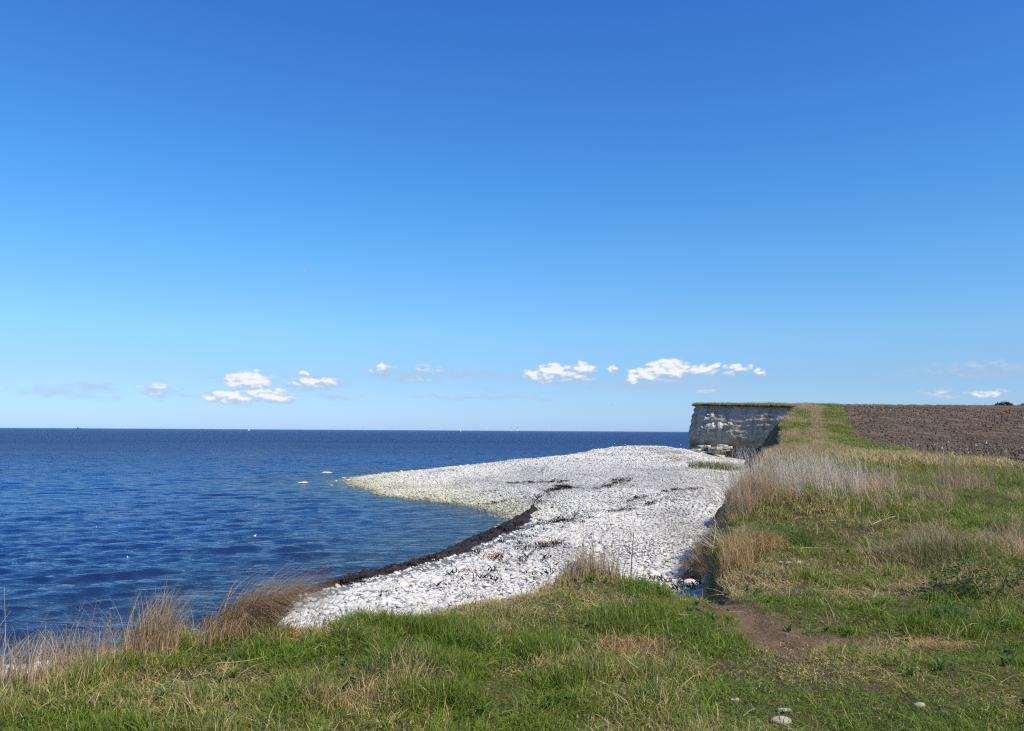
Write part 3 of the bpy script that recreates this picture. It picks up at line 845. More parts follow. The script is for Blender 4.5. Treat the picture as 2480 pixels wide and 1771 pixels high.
# tall dry grass on the bank and among the meadow
def tall_proto(name, n, rad, h0, h1, w, leanm, az, mat):
    b, a = disc(n, rad, .7)
    return proto(name, make_blades(name, b, RNG.normal(az, 1.2, n), np.abs(RNG.normal(leanm, .32, n)), RNG.uniform(h0 * .6, h1, n), w, mat, 4, 1.6, .25))
kt = [tall_proto('tall_clump_a', 34, .12, .25, .62, .005, .35, 2.6, M_TAN), tall_proto('tall_clump_b', 30, .14, .2, .5, .005, .5, 2.9, M_STRAW),
      tall_proto('tall_clump_c', 26, .10, .35, .75, .0045, .28, 2.4, M_TAN), tall_proto('tall_clump_d', 40, .16, .12, .32, .006, .9, 2.8, M_STRAW)]
# (x, y, rx, ry, density, height)
TALL = [(3.95, 14.6, .55, 1.3, 60, .55), (4.6, 17.2, .6, 1.6, 45, .6), (9.0, 29.5, .7, 1.6, 22, .6), (10.8, 34, 1.1, 5, 14, .7), (16.5, 48, 1.6, 8, 8, .7), (29.5, 86, .9, 9, 7, 1.7), (38.5, 112, 1.1, 12, 6, 2.0), (48.5, 138, 2.2, 9, 6, 2.2), (52, 150, 3, 3, 6, 1.6), (33, 88, 1.2, 5, 3, 1.2), (42, 104, 1.5, 6, 2, 1.3), (52, 135, 2, 8, 2, 1.3), (5.3, 15.2, 1.6, 1.9, 24, .95), (7.2, 18.5, 2.2, 3.0, 20, .9), (9.0, 24, 2.0, 5.0, 15, .75), (14, 36, 2.6, 8, 8, .6), (5.3, 9.9, 1.1, .8, 55, .62), (4.5, 9.1, .6, .45, 40, .5), (6.3, 10.6, .9, .7, 30, .6),
        (10.3, 18.6, .5, 1.0, 24, 1.0), (12.6, 20.0, 1.6, 1.2, 14, .38), (4.15, 14.6, .5, 1.3, 22, .75), (3.5, 12.6, .35, .9, 26, .7), (8.0, 13.5, 1.6, 1.2, 5, .5),
        (17.5, 50, 2.2, 6, 4, .6), (6.0, 12.6, 1.0, .5, 9, .6), (9.5, 15, 2.0, 1.5, 4, .55), (14.4, 25, .8, 3, 3, .3), (7.0, 10.2, 1.0, .7, 7, .5)]
xs_, ys_, hs_ = [], [], []
for px, py, rx, ry, den, hf in TALL:
    n = int(math.pi * rx * ry * den)
    a = RNG.random(n) * 6.28; q = RNG.random(n) ** .6 * 1.1
    xs_.append(px + rx * q * np.cos(a)); ys_.append(py + ry * q * np.sin(a)); hs_.append(hf * RNG.uniform(.6, 1.2, n))
x, y, hf = map(np.concatenate, (xs_, ys_, hs_))
sd = poly_sdf(x, y, PLATEAU)
ok = (sd > np.where(y < 60, -.9, -.4)) & (field_inside(x, y) < .3) & (fbm(x, y, .8, 2, 101) > np.where((y > 12) & (y < 30), -.03, -.16))
x, y, hf, sd = x[ok], y[ok], hf[ok] * (1 + .6 * fbm(x[ok], y[ok], 1.3, 2, 102)), sd[ok]
n = len(x)
s = np.where(y > 60, 3.2, np.where(y > 26, 1.5, 1.0))
tall = scatter('tall_dry_grass', np.stack([x, y, ground_z(x, y, sd) - .02], 1), np.stack([RNG.normal(0, .1, n), RNG.normal(0, .1, n), RNG.normal(0, .5, n)], 1),
               np.stack([s, s, hf], 1), RNG.choice([0, 1, 1, 2, 3], n), kt)
tag(tall, 'tall tan and straw coloured dead grass standing along the bank', 'dry grass', kind='stuff')

# vegetation hanging on the bank face
x, y = polar_pts(25, 70, 8, 26, 7)
sd = poly_sdf(x, y, PLATEAU)
dens = np.where(y < 20, 1, .5)
ok = (sd < .2) & (sd > -1.7) & (RNG.random(len(x)) < dens)
x, y, sd = x[ok], y[ok], sd[ok]
xb = RNG.uniform(4.5, 9.5, 3200); yb = RNG.uniform(24, 33, 3200)
sb = poly_sdf(xb, yb, PLATEAU); ok = (sb < .1) & (sb > -2.4) & (RNG.random(3200) < .8)
x, y, sd = np.concatenate([x, xb[ok]]), np.concatenate([y, yb[ok]]), np.concatenate([sd, sb[ok]])
n = len(x); s = RNG.uniform(.7, 1.2, n) * np.where(y > 25, 1.4, 1)
bank = scatter('bank_vegetation', np.stack([x, y, ground_z(x, y, sd)], 1), np.stack([RNG.normal(0, .35, n), RNG.normal(-.3, .4, n), RNG.random(n) * 6.28], 1),
               np.stack([s, s, s * RNG.uniform(.25, .6, n)], 1), RNG.integers(0, 4, n), [proto('hanging_clump_' + c, k.data) for c, k in zip('abcd', kt)])
tag(bank, 'dry grass clinging to the shaded slope of the bank', 'dry grass', kind='stuff')

# ------------------------------------------------------------------ stones
def ico(sub):
    import bmesh
    bm = bmesh.new(); bmesh.ops.create_icosphere(bm, subdivisions=sub, radius=1.0)
    v = np.array([p.co[:] for p in bm.verts]); f = np.array([[q.index for q in t.verts] for t in bm.faces]); bm.free()
    return v, f
ICO = {k: ico(k) for k in (1, 2, 3)}
def stone_mesh(name, sub, seed, flat=.55, rough=.16, elong=1.25, mat=M_STONE):
    rs = np.random.default_rng(seed)
    v, f = ICO[sub]; v = v.copy()
    for k in range(6):
        d = rs.normal(size=3); d /= np.linalg.norm(d)
        v *= (1 + rough * .35 * np.sin(v @ d * rs.uniform(1.5, 3.5) + rs.uniform(0, 6)))[:, None]
    for k in range(3):
        d = rs.normal(size=3); d /= np.linalg.norm(d); lim = rs.uniform(.74, .95)
        p = v @ d; v -= np.outer(np.maximum(p - lim, 0) * .85, d)
    v = v * np.array([elong, 1.0, flat])
    me = mesh_np(name, v * .5, tris=f); me.materials.append(mat)
    return me
sub1 = [stone_mesh('cobble_' + c, 2, 100 + i, flat=RNG.uniform(.4, .7), elong=RNG.uniform(1.2, 1.9), rough=.3) for i, c in enumerate('abcdef')]
PIX = 1785.0
def to_px(x, y, z):
    M = np.array(cam.matrix_world)[:3, :3]
    p = np.stack([x, y, z - 6.0], 1) @ M
    return 1137 + PIX * p[:, 0] / -p[:, 2], 812 - PIX * p[:, 1] / -p[:, 2]
bx, by, bs, = [], [], []
for r0, r1, a0, a1, den, sz in [(16, 46, -40, 24, 88, .112), (46, 95, -18, 22, 48, .14), (95, 178, -14, 20, 20, .18)]:
    x, y = polar_pts(r0, r1, a0, a1, den)
    bx.append(x); by.append(y); bs.append(sz * np.exp(RNG.normal(0, .30, len(x))))
x, y, s = map(np.concatenate, (bx, by, bs))
zb = beach_z(x, y)
sd = poly_sdf(x, y, PLATEAU)
ok = (zb > np.where(y > 58, -.26, -.12)) & (zb < 3.4) & (sd < -1.2)
# finer shingle and bare stretches
fine = sstep(.05, .3, fbm(x, y, 9, 3, 120))
s = s * (1 - .35 * fine)
# keep the shore band for weed
def shore_band(x, y):
    return (beach_base(x, y) < .42) & (y < 51) & (x < 2)
ok &= ~(shore_band(x, y) & (RNG.random(len(x)) < .9) & (x > -9.5))
x, y, s, zb = x[ok], y[ok], s[ok], zb[ok]
z = zb + s * RNG.uniform(.0, .22, len(x))
px, py = to_px(x, y, z)
sil = np.interp(px, [0, 400, 570, 800, 1000, 1150, 1240, 1400, 1480, 1560, 1600, 1610], [1530, 1440, 1400, 1365, 1345, 1315, 1285, 1280, 1295, 1330, 1320, 1180])
vis = (py < sil - 8) & (px > 560) & (px < 1600)
vis_i = np.where(vis & (y < 34))[0]
order = vis_i[np.argsort(-(s[vis_i] / y[vis_i]))][:298]
is_ind = np.zeros(len(x), bool); is_ind[order] = True
rot = np.stack([RNG.normal(0, .24, len(x)), RNG.normal(0, .24, len(x)), RNG.random(len(x)) * 6.28], 1)
kk = RNG.integers(0, 6, len(x))
g = ~is_ind
stones = scatter('beach_stones', np.stack([x, y, z], 1)[g], rot[g], np.repeat(s[g][:, None], 3, 1), kk[g], [proto('cobble_' + c, m) for c, m in zip('abcdef', sub1)])
tag(stones, 'white rounded stones covering the whole beach and spit', 'stones', kind='stuff')
sub2 = [stone_mesh('beach_stone_shape_' + c, 3, 100 + i, flat=RNG.uniform(.4, .7), elong=RNG.uniform(1.2, 1.9), rough=.3) for i, c in enumerate('abcdef')]
for i in order:
    o = link('beach_stone', sub2[kk[i]], loc=(x[i], y[i], z[i] + .02))
    o.rotation_euler = rot[i]; o.scale = (s[i] * 1.1,) * 3
    tag(o, 'white rounded beach stone on the near part of the shingle', 'stone', 'white stones on the near beach')

def rock(label, x, y, sx, sy, sz, seed, rz=0, zoff=0, mat=None, on_beach=False, tilt=0):
    me = stone_mesh('rock', 3, seed, flat=1, elong=1, mat=mat or M_STONE)
    zz = float((beach_z if on_beach else ground_z)(np.array([x]), np.array([y]))[0])
    o = link('stone', me, loc=(x, y, zz + zoff))
    o.scale = (sx, sy, sz); o.rotation_euler = (0, tilt, rz)
    return tag(o, label, 'stone')
M_LIME = simple('buff_limestone', (.40, .35, .27), .85, .2, 18, .3)
rock('large white boulder resting among cobbles below the path', 6.05, 24.9, .62, .42, .42, 501, .5, .18, on_beach=True, tilt=-.35)
rock('white boulder beside the largest boulder below the path', 5.5, 25.15, .42, .34, .3, 502, .2, .1, on_beach=True)
rock('flat buff stone sunk in the lawn, lower of two near the frame bottom', 1.49, 4.57, .13, .075, .045, 503, .1, .012, M_LIME)
rock('flat buff stone sunk in the lawn, upper of two near the frame bottom', 1.57, 4.74, .085, .04, .03, 504, -.3, .012, M_LIME)
rock('small tan stone just above the two flat buff stones in the lawn', 1.34, 4.92, .06, .03, .025, 505, 0, .01, M_LIME)
rock('small pale stone alone in the worn lawn at right', 2.41, 4.87, .07, .04, .03, 506, 0, .012, M_LIME)
for k, (dx, dy, w) in enumerate([(0, 0, .20), (-.16, .03, .13), (.12, -.03, .12), (-.27, .06, .09), (.05, .08, .10)]):
    rock(['elongated white stone, biggest of the pile in the meadow grass', 'white stone left of the biggest one in the meadow pile', 'white stone at the right end of the meadow pile',
          'small white stone at the left end of the meadow pile', 'white stone behind the biggest one in the meadow pile'][k], 3.3 + dx * .7, 9.35 + dy, w * .65, w * .36, w * .33, 510 + k, .1 * k, .03)

# soil clods
x, y = polar_pts(19, 70, 16, 40, 22)
x2, y2 = polar_pts(70, 165, 14, 40, 2.2)
x, y = np.concatenate([x, x2]), np.concatenate([y, y2])
ok = field_inside(x, y) > .3
x, y = x[ok], y[ok]; n = len(x)
M_CLOD = NT('soil_clod'); _r = M_CLOD.n('ShaderNodeObjectInfo').outputs['Random']
_c1 = M_CLOD.mix(_r, (.075, .054, .043), (.165, .125, .10)); _c1 = M_CLOD.mix(M_CLOD.rng(_r, .965, .99), _c1, (.36, .31, .25))
M_CLOD = M_CLOD.done(M_CLOD.bsdf(_c1, .95, .1))
clods = [proto('clod_' + c, stone_mesh('clod_' + c, 1, 300 + i, .7, .5, 1.2, M_CLOD)) for i, c in enumerate('abc')]
s = (.055 + .0012 * y) * np.exp(np.clip(RNG.normal(-.1, .5, n), -2, .8))
fzz = np.interp(y, _yy, _zz) + .05 + .05 * fbm(x, y, .8, 3, 50) + .12 * fbm(x * .25, y, 6, 3, 51)
cl = scatter('soil_clods', np.stack([x, y, fzz + .01], 1), RNG.random((n, 3)) * 6, np.repeat(s[:, None], 3, 1), RNG.integers(0, 3, n), clods)
tag(cl, 'brown clods of earth covering the ploughed field', 'soil', kind='stuff')

# ------------------------------------------------------------------ chalk cliff
CL = [(66, 141), (58, 145.5), (54.9, 150.6), (49.9, 155.5), (45.2, 160.7), (41.5, 165.2), (38.8, 168.6), (37.9, 169.9), (38.3, 171.2), (41, 176), (44.2, 185.4), (60.3, 215.5), (100, 262)]
CLA = np.array(CL)
seg = np.sqrt(((CLA[1:] - CLA[:-1]) ** 2).sum(1)); cum = np.concatenate([[0], np.cumsum(seg)])
NU, NV = 420, 110
uu = np.concatenate([np.linspace(0, cum[2], 30)[:-1], np.linspace(cum[2], cum[9], 340), np.linspace(cum[9], cum[-1], NU - 369 + 1)[1:]])
NU = len(uu)
cx = np.interp(uu, cum, CLA[:, 0]); cyy = np.interp(uu, cum, CLA[:, 1])
gx_, gy_ = np.gradient(cx, uu), np.gradient(cyy, uu)
ks = np.ones(9) / 9
gx_[4:-4] = np.convolve(gx_, ks, 'same')[4:-4]; gy_[4:-4] = np.convolve(gy_, ks, 'same')[4:-4]
gl_ = np.hypot(gx_, gy_)
ox, oy = -gy_ / gl_, gx_ / gl_            # outward: to the left of travel... checked below
if ox[200] * -1 < 0 and oy[200] > 0: ox, oy = -ox, -oy
test = poly_sdf(cx + ox * 3, cyy + oy * 3, PLATEAU)
sg = np.where(np.median(test[60:300]) < 0, 1, -1); ox, oy = ox * sg, oy * sg
vt = np.linspace(0, 1, NV)
U, V = np.meshgrid(uu, vt, indexing='ij')
ztop = np.interp(cyy, _yy, _zz) - .1 + .22 * fbm(uu, uu * 0, 2.5, 3, 160)
zbot = np.full(NU, -.6)
Z = zbot[:, None] + (ztop - zbot)[:, None] * V
prof = np.interp(V, [0, .13, .2, .27, .36, .5, .75, .93, .965, 1.0], [.7, .6, .15, .1, .55, .75, .3, -.55, -.85, -.1])
uc = U - cum[7]                           # distance from the corner
ledge = sstep(7.5, 2.5, np.abs(uc + 3.0)) * sstep(3.5, 2.9, Z) * 1.0
strat = .07 * np.sin(Z * 5.5 + 2 * fbm(U, Z, 6, 2, 141)) + .22 * np.sin(Z * 7.5 + 1.5 * fbm(U, Z, 5, 2, 140)) * sstep(4.2, 2.5, Z)
off = prof + .55 * fbm(U, Z * 1.3, 3.2, 4, 130) + .22 * fbm(U, Z * 2.0, .8, 3, 131) + strat + ledge * (.5 + .5 * fbm(U, Z * 3, .9, 3, 133))
off -= .5 * sstep(-1.0, 1.0, uc) * 0
fn = fbm(U, Z * 1.2, 1.3, 4, 135)
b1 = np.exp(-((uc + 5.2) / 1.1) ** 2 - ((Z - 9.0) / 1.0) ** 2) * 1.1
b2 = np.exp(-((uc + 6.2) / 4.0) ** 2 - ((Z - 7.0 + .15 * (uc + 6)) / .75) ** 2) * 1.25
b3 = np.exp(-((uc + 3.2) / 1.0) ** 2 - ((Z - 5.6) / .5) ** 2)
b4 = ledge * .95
sunlit_patch = sstep(.28, .5, np.maximum(np.maximum(b1, b2), b3) * (.55 + 1.5 * fbm(U, Z * 1.2, .55, 3, 137)))  # mask of the jutting patches that carry painted sunlight
#fresh = np.maximum(fresh, np.clip(b4 * sstep(-.5, .2, fn + .35), 0, 1) * .9)
off += .55 * sunlit_patch * (Z > 3.6)
moss = np.clip(sstep(4.6, 3.8, Z) * sstep(2.6, 3.2, Z) * sstep(-.1, .35, fbm(U, Z, 2.5, 3, 139)), 0, 1) * (1 - sunlit_patch)
# a cap of turf-bearing soil behind the lip
for k, inn in enumerate((.9, 2.2, 4.0)):
    off = np.concatenate([off, np.full((NU, 1), -inn)], 1); Z = np.concatenate([Z, Z[:, -1:] * 0 + ztop[:, None] + .02], 1)
    sunlit_patch = np.concatenate([sunlit_patch, np.zeros((NU, 1))], 1); moss = np.concatenate([moss, np.zeros((NU, 1))], 1)
NV += 3
CX = cx[:, None] + ox[:, None] * off; CY = cyy[:, None] + oy[:, None] * off
cme = mesh_np('cliff', np.stack([CX.ravel(), CY.ravel(), Z.ravel()], 1), grid_quads(NU, NV), attrs={'sunlit_patch': sunlit_patch.ravel(), 'moss': moss.ravel()})
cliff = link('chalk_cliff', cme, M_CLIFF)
tag(cliff, kind='structure')

# broken pale ledge at the foot of the corner
LV, LF, no = [], [], 0
rs = np.random.default_rng(77)
M_LEDGE = simple('broken_chalk', (.62, .55, .42), .9, .1, 1.2, .35)
v, f = ICO[3]
for k in range(46):
    t = rs.random(); zc = rs.uniform(.9, 3.3)
    c = np.array([38.2 + 5.2 * t, 166.6 - 5.6 * t, 0]) + np.array([-.75, -.66, 0]) * (rs.uniform(.6, 2.1) - (zc - .9) * .45); c[2] = zc - 1.1 * t * (rs.random() ** 2)
    a = rs.normal(-.15, .3); sz = np.array([rs.uniform(.5, 1.3), rs.uniform(.4, .8), rs.uniform(.14, .34)])
    p = np.clip(v * 1.25, -.85, .85) * sz * (1 + .22 * np.sin(v[:, :1] * 5 + k) * np.cos(v[:, 1:2] * 6 - k))
    p = np.stack([p[:, 0] * math.cos(a) - p[:, 1] * math.sin(a), p[:, 0] * math.sin(a) + p[:, 1] * math.cos(a), p[:, 2] + p[:, 0] * rs.normal(0, .12)], 1)
    LV.append(p + c); LF.append(f + no); no += len(v)
lm = mesh_np('rock_ledge', np.concatenate(LV), tris=np.concatenate(LF), smooth=False); lm.materials.append(M_LEDGE)
tag(link('rock_ledge', lm), 'sunlit layered cream rock ledge at the foot of the chalk cliff corner', 'rock')

# ------------------------------------------------------------------ seaweed
M_WEED = NT('seaweed'); _n = M_WEED.noise(M_WEED.pos(), 9, 4)
M_WEED = M_WEED.done(M_WEED.bsdf(M_WEED.mix(M_WEED.rng(_n, .35, .7), (.012, .009, .008), (.05, .034, .03)), .55, .4, M_WEED.bump(_n, 1, .08)))
SH = np.array([(-11.3, 20.9), (-9.7, 24.2), (-8.5, 27.2), (-7.5, 30), (-5.95, 33.43), (-4.91, 35.63), (-3.36, 39.37), (-2.51, 43.11), (-1.15, 48.7), (-0.1, 52.8), (1.0, 56.5), (2.1, 60)])
sl = np.concatenate([[0], np.cumsum(np.hypot(*(SH[1:] - SH[:-1]).T))])
nu, nv = 520, 44
us = np.linspace(0, sl[-1], nu); vs = np.linspace(0, 1, nv)
sx = np.interp(us, sl, SH[:, 0]); sy = np.interp(us, sl, SH[:, 1])
tx_, ty_ = np.gradient(sx, us), np.gradient(sy, us)
for _ in range(3):
    tx_[10:-10] = np.convolve(tx_, np.ones(21) / 21, 'same')[10:-10]; ty_[10:-10] = np.convolve(ty_, np.ones(21) / 21, 'same')[10:-10]
tl_ = np.hypot(tx_, ty_); nxx, nyy = ty_ / tl_, -tx_ / tl_
wid = np.interp(us / sl[-1], [0, .12, .25, .45, .7, .85, .95, 1], [.3, .45, 1.0, 1.6, 2.2, 1.8, .7, .1]) * (1 + .45 * fbm(us, us * 0, 2.2, 3, 151))
c0 = -.45 + .3 * fbm(us, us * 0, 3, 2, 152)
WX = sx[:, None] + nxx[:, None] * (c0[:, None] + wid[:, None] * vs[None]); WY = sy[:, None] + nyy[:, None] * (c0[:, None] + wid[:, None] * vs[None])
hump = np.sin(vs * math.pi)[None] ** .5
WZ = beach_z(WX, WY) - .10 + hump * (.26 + .26 * fbm(WX, WY, .22, 3, 153) + .08 * fbm(WX, WY, 1.6, 2, 154))
weed = link('seaweed_bank', mesh_np('seaweed_bank', np.stack([WX.ravel(), WY.ravel(), WZ.ravel()], 1), grid_quads(nu, nv)), M_WEED)
tag(weed, 'dark brown bank of washed up seaweed along the waterline', 'seaweed', kind='stuff')

def weed_mesh(name, n, L, W, mat, h=.05):
    """ragged flat strands lying on each other"""
    c = np.stack([RNG.uniform(-.5, .5, n) * L, RNG.normal(0, .3, n) * W, RNG.random(n) * h], 1)
    az = RNG.normal(0, .7, n) + math.pi * RNG.integers(0, 2, n)
    return make_blades(name, c, az, 1.35, RNG.uniform(.15, .45, n), RNG.uniform(.03, .07, n), mat, 3, .3, .4)
M_WEEDS = mat_stem('dry_wrack', (.015, .012, .010), (.06, .045, .035), transl=0)
wk = [proto('wrack_' + c, weed_mesh('wrack_' + c, 10, .5, .3, M_WEEDS)) for c in 'abc']
WR = [((-6.5, 31), (-.1, 51), .6, 700), ((-6, 32), (0, 51), .9, 400), ((1.2, 57), (4.8, 75), .6, 55), ((2.2, 62), (5.5, 84), .7, 60), ((-1, 38), (4.5, 48), 1.8, 50), ((2.5, 47), (4.4, 53), 1.3, 80), ((0, 78), (5.5, 80), .8, 90), ((3.5, 68), (5.6, 72), .9, 70),
      ((7.5, 57), (15, 64), .7, 60), ((4, 24), (6.3, 26.5), .7, 45), ((5, 50), (9.5, 56), .6, 70), ((0, 33), (2, 37), 1.0, 60), ((-4, 27), (2, 30), 1.5, 40), ((-8, 60), (2, 64), 2.5, 60), ((8, 68), (11, 80), 1.2, 110)]
xs_, ys_ = [], []
for (ax, ay), (bx_, by_), w, n in WR:
    t = RNG.random(n)
    xs_.append(ax + (bx_ - ax) * t + RNG.normal(0, w * .6, n)); ys_.append(ay + (by_ - ay) * t + RNG.normal(0, w * .6, n))
x, y = np.concatenate(xs_), np.concatenate(ys_)
zz_ = beach_z(x, y); ok = (zz_ > 0.05) & (fbm(x, y, 1.1, 3, 171) > -.05); x, y, zz_ = x[ok], y[ok], zz_[ok]; n = len(x)
wr = scatter('beach_wrack', np.stack([x, y, zz_ + .10], 1), np.stack([np.zeros(n), np.zeros(n), RNG.normal(.6, .7, n)], 1), np.repeat(RNG.uniform(.5, 1.2, n)[:, None], 3, 1), RNG.integers(0, 3, n), wk)
tag(wr, 'scattered dark strands of dried seaweed on the white stones', 'seaweed', kind='stuff')
M_ORW = mat_stem('orange_wrack', (.35, .17, .07), (.5, .30, .15), transl=0)
for k, (lx, ly, sc, lab) in enumerate([(-1.0, 34.1, 1.2, 'orange brown tangle of dried weed, biggest of those on the near stones'), (-.55, 34.4, .8, 'small orange brown weed tangle right beside the biggest one'),
                                       (1.75, 36.0, 1.0, 'orange brown weed tangle higher up the beach by the dark wrack'), (-1.5, 30.2, .8, 'orange brown weed tangle nearest to the grass edge')]):
    o = link('dried_seaweed', weed_mesh('dried_seaweed', 26, .7, .35, M_ORW), loc=(lx, ly, float(beach_z(np.array([lx]), np.array([ly]))[0]) + .12))
    o.scale = (sc,) * 3
    tag(o, lab, 'seaweed')

# ------------------------------------------------------------------ single plants
def gz1(x, y): return float(ground_z(np.array([x]), np.array([y]))[0])
def tussock(name, label, cat, x, y, n, rad, h0, h1, lean, leans, az, azs, mat, w=.004, droop=0, curl=1.5, sway=.15, dz=-.02, stretch=(1, 1)):
    b, a = disc(n, rad, .6)
    b[:, 0] *= stretch[0]; b[:, 1] *= stretch[1]
    base = b + np.array([x, y, 0])
    base[:, 2] = ground_z(base[:, 0], base[:, 1]) + dz
    base[:, 2] -= gz1(x, y); base[:, 0] -= x; base[:, 1] -= y
    me = make_blades(name, base, RNG.normal(az, azs * 1.35, n), np.abs(RNG.normal(lean, leans * 1.3, n)), h0 * .6 + (h1 - h0 * .6) * RNG.random(n) ** 1.3, w, mat, 5, curl, sway * 1.6, droop=droop)
    o = link(name, me, loc=(x, y, gz1(x, y)))
    return tag(o, label, cat)
tussock('dry_tussock', 'tip of brown grass reaching out over the white stones from the blown over tussock', 'dry grass', -2.0, 6.5, 620, .12, .5, .9, 1.12, .12, .0, .2, M_BROWN, .004, .0, .6, .15)
tussock('dry_tussock', 'big brown tussock blown over to the right at the lawn edge above the sea', 'dry grass', -2.15, 6.38, 1500, .20, .34, .78, 1.15, .22, .1, .3, M_BROWN, .0042, .10, .9, .22, stretch=(1.1, .7))
tussock('dry_tussock', 'straw coloured roots of the blown over tussock, facing the lawn', 'dry grass', -2.2, 6.15, 700, .2, .12, .34, .8, .3, .3, .6, M_STRAW, .004, 0, 1.2, .2, stretch=(1.5, .8))
tussock('dry_tussock', 'upright golden straw tussock left of the blown over one', 'dry grass', -2.48, 5.68, 800, .17, .2, .58, .42, .2, .35, .6, M_STRAW, .0045, 0, 1.5, .12)
tussock('dry_tussock', 'thin sparse dead stems at the far left corner of the lawn', 'dry grass', -3.2, 5.3, 700, .38, .12, .42, .3, .2, .6, 1.2, M_TAN, .004, 0, 1.5, .15, stretch=(1, .6))
tussock('dry_tussock', 'low pinkish dead grass along the edge between sparse stems and straw tussock', 'dry grass', -2.85, 5.6, 800, .34, .1, .36, .35, .2, .3, 1.2, M_TAN, .003, 0, 1.5, .15, stretch=(1, .7))
tussock('dry_tussock', 'dry grass tuft rising at the middle of the lawn edge before the white stones', 'dry grass', .80, 8.42, 900, .26, .14, .44, .4, .2, .5, 1.2, M_TAN, .005, 0, 1.5, .12, stretch=(1.25, .7))
tussock('dry_tussock', 'low straw grass on the left shoulder of the middle tuft', 'dry grass', .38, 8.2, 500, .25, .08, .24, .5, .25, .5, 1.2, M_STRAW, .004, 0, 1.5, .12, stretch=(1.4, .6))
tussock('dry_tussock', 'orange straw tussock at the bank edge above the large boulder', 'dry grass', 2.62, 9.75, 1000, .28, .18, .48, .45, .25, 2.2, 1.3, M_GOLD, .004, 0, 1.4, .15)
tussock('dry_tussock', 'curled over orange dead grass right of the tussock at the bank edge', 'dry grass', 3.05, 10.25, 1100, .34, .22, .5, 1.25, .3, -.6, 1.0, M_GOLD, .004, .3, .8, .25)
tussock('grass_tussock', 'lush dark green grass mound behind the curled orange grass', 'grass', 3.5, 10.6, 1500, .42, .15, .36, .5, .3, 3.0, 2.0, M_GREEN, .006, 0, 1.4, .2)
tussock('dry_tussock', 'dark hollow clump of dead grass in the middle of the lawn', 'dry grass', .86, 6.05, 600, .22, .07, .2, 1.1, .3, 0, 3, M_GOLD, .004, 0, .8, .3, stretch=(1.2, .8))
tussock('dry_tussock', 'small dark brown clump beside the white stone pile', 'dry grass', 2.92, 8.95, 200, .16, .06, .2, .9, .3, 0, 2, M_TAN, .004, 0, 1, .3)
tussock('straw_pile', 'low heap of cut orange straw on the lawn at right', 'straw', 3.2, 6.2, 900, .2, .05, .14, 1.3, .15, 0, 3, M_GOLD, .004, 0, .3, .4, stretch=(1.1, .55))
tussock('straw_pile', 'thin brown straw left of the orange heap', 'straw', 2.72, 6.02, 110, .14, .03, .09, 1.45, .12, 0, 3, M_STRAW, .003, 0, .3, .4, stretch=(1.2, .5))
tussock('grass_tussock', 'mixed green and straw tussock in the left foreground', 'grass', -.72, 5.2, 900, .27, .08, .22, .7, .3, .3, 1.6, M_GREENMIX, .004, 0, 1.2, .25, stretch=(1.2, .8))
tussock('dry_tussock', 'pale bleached tuft at the bottom left of the lawn', 'dry grass', -.98, 4.85, 160, .12, .05, .16, .5, .3, 1.3, 1.5, M_STRAW, .004, 0, 1.2, .2)
tussock('grass_tussock', 'dark green blades standing before the white stones left of centre', 'grass', -1.45, 6.95, 700, .26, .1, .24, .5, .25, 1.2, 1.6, M_GREEN, .005, 0, 1.3, .2, stretch=(1.6, .6))
tussock('grass_tussock', 'green tussock of broad arching blades on the lawn at right', 'grass', 3.7, 6.95, 260, .16, .16, .34, 1.1, .25, 0, 3, M_GREEN, .009, .1, 1.0, .2)
tussock('grass_tussock', 'golden green tall grass clump behind the leafy weed', 'grass', 4.9, 9.2, 1200, .5, .2, .5, .5, .25, 2.6, 1.2, M_GREENMIX, .0045, 0, 1.4, .15)
tussock('dry_tussock', 'fan of pale grass standing against the edge of the ploughed field', 'dry grass', 10.4, 18.9, 420, .5, .4, .95, .4, .2, 2.6, 1.3, M_STRAW, .007, 0, 1.5, .12)

# beach grass clump by the cliff foot
bgx = 25.3; bgy = 100.0
b, a = disc(900, 1.0, .6); b[:, 0] *= 3.3; b[:, 1] *= 5
b[:, 2] = beach_z(b[:, 0] + bgx, b[:, 1] + bgy) - float(beach_z(np.array([bgx]), np.array([bgy]))[0])
me = make_blades('beach_grass', b, RNG.random(900) * 6.28, np.abs(RNG.normal(.7, .25, 900)), RNG.uniform(.5, 1.25, 900), .06, M_GREENMIX, 3, 1.2, .2)
o = link('beach_grass', me, loc=(bgx, bgy, float(beach_z(np.array([bgx]), np.array([bgy]))[0])))
tag(o, 'low tawny grass growing on the beach before the cliff', 'grass')

